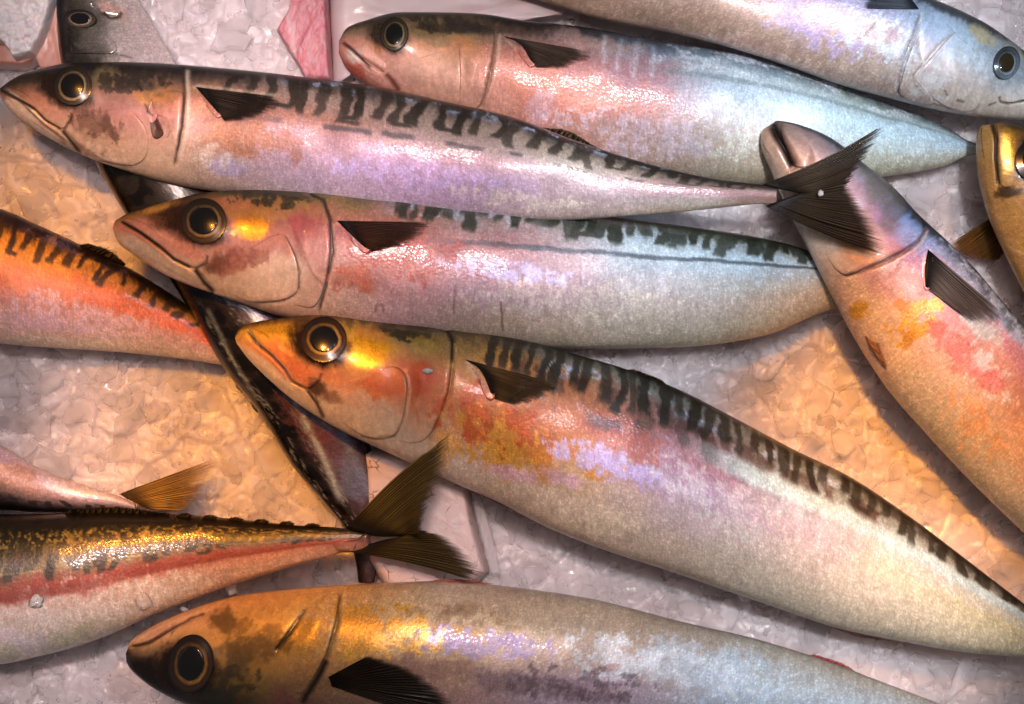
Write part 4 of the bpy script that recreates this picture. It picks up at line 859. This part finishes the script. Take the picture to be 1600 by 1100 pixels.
# --- bottom fish, belly towards the top of the photo
F9 = Fish("golden mackerel along the bottom edge lying belly up with black pectoral fin",
    [(197,1020,201,1006),(199,1036,212,995),(212,1053,240,977),(245,1077,290,955),(300,1103,355,934),(370,1127,430,923),(450,1145,530,915),(560,1157,640,909),(660,1163,720,909),(780,1168,830,921),
     (900,1172,940,939),(1020,1176,1060,970),(1140,1180,1180,998),(1260,1183,1290,1032),(1360,1185,1380,1066),(1460,1186,1470,1100),(1560,1186,1560,1135),(1640,1186,1640,1160)],
    [.016,.017,.018,.018,.017,.016,.014,.012],
    {0:"c89870 c89868 a07850 604430 302418 241c14 1c1610 18140e 14100c",
     3:"c89870 c89868 b08858 8a6c48 403020 302418 282018 201a12 18140e",
     5:"c89c68 c89c58 c0944c b08844 806838 504428 403828 302a20 201c14",
     6:"d0a468 d4b078 d0a868 bc9058 907050 806050 705050 504038 302824",
     8:"c0a890 c4ac88 c0a480 ac8c74 a08078 907078 705860 504448 302824",
     10:"c0b098 bcac98 b8a8a0 b0a0b0 9890a0 807880 605860 484448 302c2c",
     12:"b8b4a8 c4c8c8 c8d4dc bcd0e0 a8c0dc 8098b8 607488 485058 303438",  # bluish rear tones carry painted cool sheen over iridescent skin
     15:"b8b4a8 c4c8c8 c8d8e4 bcd4e8 a8c8e4 88a8c8 607488 485058 303438",
     17:"b8b4a8 c4c8c8 c8d8e4 bcd4e8 a8c8e4 88a8c8 607488 485058 303438"},
    layers=[('blob',570,985,56,50,.2,'d8a040',.8,.7,.4,.35),('blob',470,1000,50,40,0,'d8a848',.8,.5,.5,.3),('blob',545,1020,26,20,0,'dca848',.85,.6,.5,.3),('blob',720,985,60,20,.2,'cc9c50',.8,.9),('blob',690,1000,40,18,.1,'b090b0',.6,.9),('blob',800,1010,60,20,.1,'a898c0',.6,.8),
            ('blob',720,950,40,12,.1,'907458',.7,.6),('blob',640,1040,120,26,.1,'806058',.6,.6),('blob',850,1075,160,26,.1,'605058',.6,.6),('blob',950,940,120,14,.15,'ccc0b0',.6,.7),('blob',1100,1050,150,50,.2,'b8d4ec',.6,.7),
            ('blob',370,1030,36,40,.1,'5c4c30',.8,.6),('blob',225,1050,30,24,.7,'14100c',.9,.3,.05,.2,.3),('blob',350,965,30,26,.6,'5c4424',.8,.6),('blob',400,1010,40,30,.5,'806438',.7,.6),('blob',330,1085,60,20,.2,'34342c',.8,.5),
            ('blob',255,985,50,16,-.45,'c09070',.8,.3),('blob',440,1085,30,24,.4,'80504c',.7,.5),
            ('line',[(203,1012),(232,1005),(267,984),(300,966),(322,958)],2.4,'3c281a',.9),('line',[(482,945),(453,987),(430,1019)],3,'3c2810',.85),('line',[(533,921),(527,970),(513,1022),(496,1054),(472,1096)],2.6,'50381c',.7),('line',[(538,921),(532,970),(518,1022)],3,'e4c080',.6),('line',[(512,1030),(495,1062),(470,1100)],5,'14100c',.85),('line',[(480,945),(510,925)],1.6,'e0c090',.6),
            ('line',[(258,1050),(280,1070),(300,1085)],6,'7c8c8c',.35),('mottle',600,985,150,60,.1,'e0a848',.9,13,.60,.45,.32),('mottle',760,1005,160,36,.1,'a898c8',.8,13,.57),('mottle',720,965,150,26,.1,'8c6c4c',.6,12,.54),('mottle',1050,1040,240,70,.15,'d8e8f4',.7,12,.57),('mottle',900,1070,180,40,.1,'4c4048',.6,16,.54),('mottle',400,1000,80,50,.1,'6c5028',.6,14,.57),('mottle',470,960,70,40,.1,'e0b868',.6,12,.57),('mottle',370,1060,60,40,.1,'3c3424',.7,14,.58),('line',[(208,1004),(240,984),(285,963),(330,945)],4,'d8b898',.5),('line',[(452,985),(430,1018)],2,'2c1c10',.8),('blob',288,1042,56,46,.1,'1a1008',.97,.14,.0,.2,.3)],
    grooves=[([(203,1012),(232,1005),(267,984),(322,958)],2.6,.0011),([(482,945),(453,987),(430,1019)],3,.0006),([(533,921),(527,970),(513,1022),(496,1054),(472,1096)],3,.0006)],
    puffs=[(296,1035,46,44,0,.0012)], seed=9, NS=560, head=5.8)
F9.patch("lower_jaw", [(204,1009),(222,992),(255,974),(295,957),(330,946),(322,956),(290,968),(262,983),(232,1001)], .0005, face=(0.3, 0.9))
F9.patch("upper_jaw", [(204,1015),(232,1008),(268,987),(322,962),(332,970),(312,984),(280,1000),(245,1025),(220,1035),(204,1028)], .0005, face=(-0.4, -0.9))
F9.patch("gill_cover", [(458,990),(486,948),(528,930),(524,970),(510,1020),(494,1050),(470,1085),(440,1070),(428,1035)], .0008, face=(1, 0.1))
F9.eye(298,1037,35,25, sx=.76, rot=.2, iris=('4a2c12','a87c3c','4a3018','1a1008'), sock=1.32)
fin(F9,"pectoral_fin",[(513,1058),(516,1064),(518,1072)],[(580,1022),(640,1040),(690,1072),(715,1104),(660,1120)],zon(F9,.0004,.0016),c0='060504',c1='100c0a',ray='3c3020',alpha=(1,.95),seed=30,wisp=.14)
fin(F9,"pelvic_fin",[(655,911),(700,911),(740,913)],[(690,905),(730,905),(775,912)],zlin(.018,.019),c0='9a4438',c1='a86050',ray='c88070',alpha=(.9,.7),nr=8,seed=31)
fin(F9,"anal_fin",[(1255,1025),(1300,1040),(1330,1054)],[(1275,1022),(1318,1036),(1342,1052)],zlin(.014,.015),c0='8a2c34',c1='984048',ray='b87070',alpha=(.9,.7),nr=8,seed=32)

# --- left, orange
F10 = Fish("orange flushed mackerel at the left edge with dark squiggled back",
    [(-420,330,-420,350),(-370,290,-370,420),(-250,280,-250,500),(-120,295,-120,530),(0,326,0,537),(50,347,45,541),(100,370,90,544),(150,394,140,547),(200,418,195,551),(250,448,245,556),(300,482,300,563),(350,520,345,570),(400,555,398,577),(440,575,440,585)],
    [.010,.010,.009,.007,.004,.003],
    {0:"d8c0a8 d8b0a8 d8a098 e08058 d89048 c89038 a07030 504058 302838",
     4:"d8c4ac dcb4ac dca098 e08058 dc9048 cc9038 a47430 504058 302838",
     8:"d8c8b0 d8bcb4 d4a8a8 d8886c dc7448 c88440 a07034 443840 282028",
     10:"d4c4b0 d4c0c0 ccacb4 cc8880 d06c50 a87440 706030 342a24 201a18",
     13:"c8b8a8 c8b4b0 c4a0a0 b88078 a85848 70502c 504028 2c241e 1c1614"},
    layers=[('mottle',80,400,160,40,.35,'e4a040',.7,12,.56),('mottle',120,490,180,40,.2,'dcc0d0',.7,12,.57),('mottle',120,450,160,30,.3,'dc6c44',.35,14,.55),('bars',3.0,11.5,20,.40,1.1,.11,'241a1e',.88,.55),('flecks',5,9,.78,.97,'6c68a0',.7,10),('blob',150,402,60,8,.45,'1c1412',.8,.3),('wline',3,11,.05,.12,'e07048',.6,30,.0),('blob',60,500,100,18,.1,'d0b0cc',.5,.7),('blob',120,535,130,10,.05,'e0d4c0',.6,.6)],
    seed=10)
fin(F10,"dorsal_fin",[(122,383),(150,396),(194,416)],[(140,380),(172,390),(197,412)],zlin(.009,.012),c0='140e0c',c1='1c1410',nr=12,seed=33)

# --- dark one underneath
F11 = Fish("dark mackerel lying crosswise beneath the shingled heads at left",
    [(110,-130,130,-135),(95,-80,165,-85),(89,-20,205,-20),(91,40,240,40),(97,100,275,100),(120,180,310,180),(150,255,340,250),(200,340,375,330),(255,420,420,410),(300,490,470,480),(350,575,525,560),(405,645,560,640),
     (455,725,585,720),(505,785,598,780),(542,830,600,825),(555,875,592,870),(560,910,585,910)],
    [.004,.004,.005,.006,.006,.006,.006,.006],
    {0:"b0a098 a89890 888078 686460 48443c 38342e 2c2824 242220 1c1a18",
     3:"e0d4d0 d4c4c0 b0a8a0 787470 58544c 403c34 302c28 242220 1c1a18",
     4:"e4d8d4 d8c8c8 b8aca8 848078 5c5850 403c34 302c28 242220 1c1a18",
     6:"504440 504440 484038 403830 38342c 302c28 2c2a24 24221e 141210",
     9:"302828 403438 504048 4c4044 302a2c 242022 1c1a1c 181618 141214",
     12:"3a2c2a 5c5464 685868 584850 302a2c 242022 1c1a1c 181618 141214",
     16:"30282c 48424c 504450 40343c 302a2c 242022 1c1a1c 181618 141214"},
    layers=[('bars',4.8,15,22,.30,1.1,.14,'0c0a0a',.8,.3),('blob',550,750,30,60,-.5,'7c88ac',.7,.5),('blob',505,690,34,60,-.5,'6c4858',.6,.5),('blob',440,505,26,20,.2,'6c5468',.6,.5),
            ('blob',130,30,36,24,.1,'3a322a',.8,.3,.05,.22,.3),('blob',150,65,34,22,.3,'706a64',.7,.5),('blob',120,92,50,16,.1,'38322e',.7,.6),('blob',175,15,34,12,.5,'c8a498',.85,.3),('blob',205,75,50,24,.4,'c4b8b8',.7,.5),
            ('line',[(392,484),(428,560),(468,640),(506,716),(536,790)],6,'c4d4dc',.85),('line',[(322,478),(362,560),(404,628)],4,'8c9ca4',.7),('flecks',8.2,14.5,.05,.34,'9ca8b4',.8,4),('flecks',9,14.5,.60,.80,'b4c4cc',.7,4),('mottle',480,620,70,110,-.5,'6c3c48',.6,20,.56),('line',[(520,640),(555,720),(580,780)],9,'8c98bc',.7),('line',[(160,18),(172,28),(186,26),(190,18)],2.6,'30241e',.8),('line',[(100,86),(130,84),(165,82),(210,90)],2,'4c4440',.6)],  # pale streaks and flecks paint the wet highlight along the dark back
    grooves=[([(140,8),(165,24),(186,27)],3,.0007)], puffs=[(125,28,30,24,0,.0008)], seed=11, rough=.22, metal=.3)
F11.patch("upper_jaw", [(132,-8),(160,-6),(182,18),(184,28),(168,27),(150,14)], .0006, face=(1, 0.6))
F11.patch("gill_cover", [(112,60),(135,48),(165,52),(182,72),(176,84),(140,84),(112,82)], .0008, face=(0.2, 1))
F11.eye(125,29,11,8, sx=1.75, rot=.08, iris=('5a4c40','a89880','584c40','2c2620'), sock=1.32, pupcol='0c0a10')

# --- tail end at lower left
F12 = Fish("purple grey mackerel tail end at lower left lying behind the dark backed one",
    [(-350,760,-350,740),(-250,800,-250,660),(-100,800,-100,660),(0,797,0,696),(50,800,50,726),(100,800,100,748),(150,800,145,762),(190,798,180,773),(215,800,210,786)],
    [.009,.009,.008,.008],
    {0:"d0b8c0 c8a8b0 b89098 a87c70 886858 403430 201a1a 181414 141010",
     3:"d0b8c0 c8a8b8 b88c80 a87860 7c6058 342a28 181416 141012 100e0e",
     6:"c8b8b8 c0b0b8 b4a4b0 9c8c98 746870 403a40 201c20 181416 141010",
     8:"a89098 a08c94 94848c 7c7078 60545c 403a40 201c20 181416 141010"},
    layers=[('bars',2.5,8,9,.30,.62,.12,'141012',.9,.3),('blob',90,758,60,10,.35,'dcd4e4',.6,.6),('blob',30,735,40,14,.3,'bc8868',.6,.6)], seed=12)
fin(F12,"tail_fin",[(186,772),(200,780),(230,795)],[(354,710),(350,722),(330,750),(320,775),(290,800)],zlin(.008,.009,.001),c0='3c2c14',c1='6a5028',ray='c09848',alpha=(.9,.42),fray=.10,nr=20,seed=34,streak=.8)

for f_, pl in ((F1, [(300,134),(316,132),(334,150),(348,178),(338,184),(318,160)]), (F2, [(520,342),(534,338),(556,362),(580,388),(570,396),(544,372)]), (F3, [(722,560),(736,556),(760,582),(774,618),(762,624),(744,590)]),
               (F4, [(782,56),(794,52),(818,72),(838,98),(828,105),(806,80)]), (F6, [(1444,386),(1454,386),(1456,416),(1454,448),(1444,452),(1440,418)])):
    f_.patch("fin_base", pl, .0009, tintmul=(1.12, 1.1, 1.1), face=(1, .2))

for k in range(8):
    t_ = k / 7.; x0 = 372 + 165 * t_; y0 = 598 + 216 * t_
    fin(F11, "finlet", [(x0 + 6, y0 - 14), (x0 + 8, y0), (x0 + 12, y0 + 10)], [(x0 - 6, y0 - 2), (x0 - 3, y0 + 8), (x0 + 6, y0 + 17)], zlin(.008, .007), c0='0c0a0a', c1='1c1a1c', ray='6c7880', nr=4, nl=8, seed=60 + k, ripple=.0002, alpha=(1, .9))
# ------------------------------------------------------------------ crushed ice
def ice_height(px, py, seed, cell, amp, tilt):
    gx = px / cell; gy = py / cell
    ix = np.floor(gx).astype(np.int64); iy = np.floor(gy).astype(np.int64)
    d1 = np.full(px.shape, 9.0); d2 = np.full(px.shape, 9.0); h1 = np.zeros(px.shape)
    for ox in (-1, 0, 1):
        for oy in (-1, 0, 1):
            cx = ix + ox; cy = iy + oy
            jx = cx + _hash(cx, cy, seed); jy = cy + _hash(cx, cy, seed + 1)
            ang = _hash(cx, cy, seed + 5) * 6.283
            ex = gx - jx; ey = gy - jy; st = .7 + .8 * _hash(cx, cy, seed + 6)
            d = np.hypot((ex * np.cos(ang) + ey * np.sin(ang)) * st, (-ex * np.sin(ang) + ey * np.cos(ang)) / st)
            hh = _hash(cx, cy, seed + 2) * amp + ((_hash(cx, cy, seed + 3) - .5) * ex + (_hash(cx, cy, seed + 4) - .5) * ey) * tilt
            m = d < d1
            d2 = np.where(m, d1, np.minimum(d2, d)); h1 = np.where(m, hh, h1); d1 = np.where(m, d, d1)
    return h1 * smooth(0, .12, d2 - d1) ** .6 - amp * .15 * smooth(.10, 0, d2 - d1)

def ice_z(px, py):
    wx = 14 * (fbm(px / 30, py / 30, 5, 3) - .5); wy = 14 * (fbm(px / 30 + 9, py / 30, 6, 3) - .5)
    return (-.0045 + .0050 * (fbm(px / 190, py / 190, 71, 3) - .5) + ice_height(px + wx, py + wy, 3, 62, .0013, .0032)
            + ice_height(px + wy, py + wx, 43, 25, .0008, .0019) + .0003 * fbm(px / 8, py / 8, 9, 2))

nx, ny = 620, 450
gx, gy = np.meshgrid(np.linspace(-160, 1760, nx), np.linspace(-160, 1260, ny), indexing='ij')
gz = ice_z(gx, gy)
v = np.stack([(gx - 800) * S, (550 - gy) * S, gz], -1).reshape(-1, 3)
ice = mesh_obj("ice", v, grid_faces(nx, ny)[:, ::-1], ICE)
tag(ice, kind="structure")
# the bed carries on beyond the frame as a plain slab
rim = [(-160,-160),(1760,-160),(1760,1260),(-160,1260)]; out = [(-3000,-3000),(4600,-3000),(4600,4100),(-3000,4100)]
vv = [((x-800)*S, (550-y)*S, -.004) for x, y in rim] + [((x-800)*S, (550-y)*S, -.006) for x, y in out] + [((x-800)*S, (550-y)*S, -.05) for x, y in out]
ff = [(k, (k+1) % 4, 4+(k+1) % 4, 4+k) for k in range(4)] + [(4+k, 4+(k+1) % 4, 8+(k+1) % 4, 8+k) for k in range(4)]
ff = [f[::-1] for f in ff]
tag(mesh_obj("ice_slab", vv, ff, ICE, shade=False), kind="structure")

def free(px, py, pad=0):
    m = np.ones(px.shape, bool)
    for o in OUTLINES:
        m &= ~inside(px, py, o)
    return m
def flake_mesh(k, n=9):
    r = np.random.default_rng(200 + k)
    a = np.sort(np.linspace(0, 2 * np.pi, n, endpoint=False) + r.uniform(-.25, .25, n))
    rad = r.uniform(.6, 1.15, n); e = r.uniform(.55, 1.0)
    x = np.cos(a) * rad; y = np.sin(a) * rad * e; t = r.uniform(.10, .18)
    rings = [(.72, t), (.95, t * .55), (1.0, 0), (.93, -t * .6), (.6, -t)]
    V = []
    for s_, z in rings:
        for q in range(n): V.append((x[q] * s_ + r.uniform(-.03, .03), y[q] * s_ + r.uniform(-.03, .03), z + r.uniform(-.04, .04)))
    F = [tuple(range(n))]
    for i in range(len(rings) - 1):
        for q in range(n): F.append((i*n+q, (i+1)*n+q, (i+1)*n+(q+1) % n, i*n+(q+1) % n))
    F.append(tuple(range((len(rings)-1)*n, len(rings)*n))[::-1])
    return np.array(V), F
FM = [flake_mesh(k, 7 + k % 4) for k in range(16)]
FME = []
for V, F in FM:
    me = bpy.data.meshes.new("ice_flake"); me.from_pydata([tuple(q) for q in V], [], F); me.materials.append(FLAKE); me.update()
    FME.append(me)
def euler(rx, ry, rz):
    cx, sx, cy, sy, cz, sz = math.cos(rx), math.sin(rx), math.cos(ry), math.sin(ry), math.cos(rz), math.sin(rz)
    return (np.array([[cz,-sz,0],[sz,cz,0],[0,0,1]]) @ np.array([[cy,0,sy],[0,1,0],[-sy,0,cy]]) @ np.array([[1,0,0],[0,cx,-sx],[0,sx,cx]]))
r = np.random.default_rng(42)
qx = r.uniform(-10, 1610, 6000); qy = r.uniform(-10, 1110, 6000)
ok = free(qx, qy); qx, qy = qx[ok], qy[ok]; qz = ice_z(qx, qy)
nbig = 285
for k in range(nbig):
    sz = (9 + 32 * r.uniform() ** 1.6) * S
    o = bpy.data.objects.new("ice_flake", FME[k % len(FME)]); col.objects.link(o); o.parent = ice
    p = P(qx[k], qy[k], 0) * 1.0
    o.location = (p[0], p[1], qz[k] - sz * .02); o.scale = (sz, sz, sz)
    o.rotation_euler = (r.normal(0, .22), r.normal(0, .22), r.uniform(0, 6.28))
VV = []; FF = []; nv = 0
for k in range(nbig, min(len(qx), nbig + 600)):
    V, F = FM[k % len(FM)]; sz = r.uniform(4, 12) * S
    M = euler(r.normal(0, .25), r.normal(0, .25), r.uniform(0, 6.28))
    p = P(qx[k], qy[k], 0)
    VV.append((V * sz) @ M.T + np.array([p[0], p[1], qz[k] - sz * .02])); FF += [tuple(i + nv for i in f) for f in F]; nv += len(V)
o = mesh_obj("ice_fragments", np.vstack(VV), FF, FLAKE, parent=ice, shade=False); tag(o, kind="stuff")

# ------------------------------------------------------------------ other pieces
def slab(name, poly, z0, z1, mat, bumpf=None, rnd=.9, nb=80, nr=22, side=None, parent=None):
    """rounded slab with a relief on its upper face; poly in photo points"""
    b = arclen(list(poly) + [poly[0]], nb + 1)[:-1] if False else np.array([np.array(poly[int(i) % len(poly)]) + (np.array(poly[(int(i)+1) % len(poly)]) - np.array(poly[int(i) % len(poly)])) * (i - int(i)) for i in np.linspace(0, len(poly), nb, endpoint=False)])
    c = b.mean(0)
    tq = np.linspace(0, np.pi / 2, 8); rs = np.r_[1 - .16 * (1 - np.cos(tq)), np.linspace(.82, .05, nr)]; zz = np.r_[z0 + (z1 - z0) * np.sin(tq), np.full(nr, z1)]
    X = c[0] + (b[:, 0] - c[0])[None] * rs[:, None]; Y = c[1] + (b[:, 1] - c[1])[None] * rs[:, None]
    Z = np.broadcast_to(zz[:, None], X.shape).copy()
    if bumpf is not None: Z[3:] += bumpf(X[3:], Y[3:])
    pos = np.stack([(X - 800) * S * (D - z1) / D, (550 - Y) * S * (D - z1) / D, Z], -1)
    loc = pos[-1].mean(0); loc[2] = z0
    vc = pos[-1].mean(0)[None]
    f = grid_faces(len(rs), nb, True)
    a = np.arange(nb); n = len(rs) * nb
    tri = np.stack([(a+1) % nb + (len(rs)-1)*nb, a + (len(rs)-1)*nb, np.full(nb, n)], -1)
    o = mesh_obj(name, np.vstack([pos.reshape(-1, 3), vc]) - loc, f, mat, None, tris=tri)
    o.location = loc
    if parent is not None: o.parent = parent
    return o

WHITEFOAM = simple("white_foam", (.80, .76, .76), .35, .3, .0006, 700, .08, .3)
o = slab("foam_lump", [(-40,-40),(84,-40),(82,0),(72,38),(62,62),(49,84),(17,92),(8,76),(-2,66),(-40,60)], -.002, .012, WHITEFOAM,
         lambda x, y: .0014 * (vnoise(x / 9, y / 9, 3) - .5) + .0010 * (vnoise(x / 4.5, y / 4.5, 8) - .5), nb=120, nr=40)
tag(o, "white bubbly foam lump in the top left corner", "foam lump")
SALMON = simple("salmon_flesh", (.62, .30, .23), .30, .5, .0003, 160, .12, .4)
o = slab("fish_strip", [(84,-40),(110,-40),(96,0),(94,40),(98,80),(104,112),(64,112),(55,92),(30,104),(-30,100),(-30,60),(0,70),(20,90),(50,82),(62,60),(74,36)], -.003, .006, SALMON,
         lambda x, y: .0010 * (fbm(x / 30, y / 60, 4) - .5))
tag(o, "smooth salmon pink strip of flesh beside the white foam", "fish piece")
def make_flesh():
    m, nt, b = new_mat("raw_flesh")
    tc = N(nt, "ShaderNodeTexCoord"); mp = N(nt, "ShaderNodeMapping"); L(nt, tc.outputs["Object"], mp.inputs[0]); mp.inputs[3].default_value = (420, 150, 200); mp.inputs[2].default_value = (0, 0, .5)
    n = N(nt, "ShaderNodeTexNoise", i_Scale=1.0, i_Detail=6.0, i_Roughness=.7, i_Distortion=1.2); L(nt, mp.outputs[0], n.inputs[0])
    L(nt, ramp(nt, n.outputs[0], [(.30, (.50, .10, .14)), (.48, (.66, .28, .32)), (.62, (.70, .45, .47)), (.8, (.72, .58, .60))]), b.inputs["Base Color"])
    bp = N(nt, "ShaderNodeBump", i_Strength=.7, i_Distance=.0012); L(nt, n.outputs[0], bp.inputs["Height"]); L(nt, bp.outputs[0], b.inputs["Normal"])
    b.inputs["Roughness"].default_value = .35; b.inputs["Subsurface Weight"].default_value = .3; b.inputs["Subsurface Scale"].default_value = .003
    return m
FLESH = make_flesh()
o = slab("fillet_piece", [(456,-40),(508,-40),(510,0),(512,40),(513,80),(518,128),(478,128),(462,100),(446,74),(428,44),(448,10)], -.003, .009, FLESH,
         lambda x, y: .0035 * (fbm(x / 14 + y / 40, y / 60, 14) - .4), nb=110, nr=36)
tag(o, "raw pink and red fillet piece behind the upper left mackerel", "fish piece")
SHEET = simple("plastic_sheet", (.60, .50, .51), .45, .1, .0004, 60, .06, .3)
o = slab("plastic_sheet", [(511,-40),(960,-60),(930,0),(900,20),(860,26),(820,34),(740,36),(640,34),(580,44),(545,58),(532,90),(524,132),(516,130),(516,80),(512,30)], -.003, .006, SHEET,
         lambda x, y: .0014 * (fbm(x / 60, y / 22, 6) - .5), nb=140, nr=20)
tag(o, "pale folded plastic sheet above the dull brown mackerel head", "plastic sheet")

def make_foam():
    m, nt, b = new_mat("pink_foam")
    tc = N(nt, "ShaderNodeTexCoord")
    vo = N(nt, "ShaderNodeTexVoronoi", feature='DISTANCE_TO_EDGE', i_Scale=260.0); 
    nd = N(nt, "ShaderNodeTexNoise", i_Scale=500.0, i_Detail=2.0); L(nt, tc.outputs["Object"], nd.inputs[0])
    mx = N(nt, "ShaderNodeVectorMath", operation='MULTIPLY_ADD'); L(nt, nd.outputs[1], mx.inputs[0]); mx.inputs[1].default_value = (.0016,) * 3; L(nt, tc.outputs["Object"], mx.inputs[2]); L(nt, mx.outputs[0], vo.inputs[0])
    no = N(nt, "ShaderNodeTexNoise", i_Scale=180.0, i_Detail=3.0); L(nt, tc.outputs["Object"], no.inputs[0])
    e = ramp(nt, vo.outputs[0], [(.0, (1,) * 3), (.07, (0,) * 3)]); k = ramp(nt, no.outputs[0], [(.52, (0,) * 3), (.66, (1,) * 3)])
    L(nt, mixc(nt, mth(nt, 'MULTIPLY', e, k), (.72, .56, .53, 1), (.10, .06, .06, 1)), b.inputs["Base Color"])
    b.inputs["Roughness"].default_value = .4; b.inputs["Subsurface Weight"].default_value = .2; b.inputs["Subsurface Scale"].default_value = .003
    bp = N(nt, "ShaderNodeBump", i_Strength=.5, i_Distance=.0005); L(nt, vo.outputs[0], bp.inputs["Height"]); L(nt, bp.outputs[0], b.inputs["Normal"])
    return m
o = slab("foam_block", [(560,700),(640,700),(700,730),(729,752),(738,803),(748,845),(764,900),(740,925),(600,930),(570,880)], -.004, .012, make_foam(),
         lambda x, y: .0006 * (fbm(x / 30, y / 30, 6) - .5))
tag(o, "pale pink speckled foam block behind the spread tail", "foam block")
o = slab("ice_shard", [(733,756),(748,766),(768,830),(784,905),(768,905),(754,845),(742,803)], -.004, .008, FLAKE, lambda x, y: .0008 * (fbm(x / 8, y / 40, 6) - .5))
o.parent = ice

def crumb(px, py, r_, z, label, seed, mat=CRUMB):
    rr = np.random.default_rng(seed); nu, nv_ = 10, 14
    th = np.linspace(.05, np.pi - .05, nu)[:, None]; ph = np.linspace(0, 2*np.pi, nv_, endpoint=False)[None]
    d = np.stack([np.sin(th) * np.cos(ph), np.sin(th) * np.sin(ph), np.cos(th) * np.ones_like(ph) * .55], -1)
    bump = 1 + 1.5 * (fbm(d[..., 0] * 2 + seed, d[..., 1] * 2 + d[..., 2] * 3, seed, 2) - .5)
    el = np.array([rr.uniform(.9, 1.35), rr.uniform(.6, .95), 1])
    v = (d * bump[..., None] * el * r_ * S).reshape(-1, 3)
    o = mesh_obj("ice_crumb", v, grid_faces(nu, nv_, True), mat)
    p = P(px, py, z); o.location = p; o.rotation_euler = (0, 0, rr.uniform(0, 6))
    tag(o, label, "ice crumb", "white ice crumbs on and beside the fish"); return o
crumb(56, 940, 9, float(F8.height([56], [940])[0]) + .0006, "white ice crumb on the lower left fish's silver flank", 1)
crumb(222, 938, 18, float(F8.height([222], [938])[0]) + .0004, "broad greyish melting ice crumb on the lower left fish near its tail", 2, FLAKE)
crumb(362, 919, 13, .012, "white ice crumb under the lower left fish's tail stalk", 3)
crumb(288, 952, 5, .012, "tiny ice crumb at the jaw of the bottom golden fish", 4)
crumb(668, 580, 5, float(F3.height([668], [580])[0]) + .0010, "tiny white crumb on the gold headed fish's gill cover", 5)
crumb(1161, 932, 9, .012, "white ice crumb under the belly of the central fish", 6)
crumb(1283, 302, 4, .0365, "small white crumb at the fork of the tail crossing another head", 7)
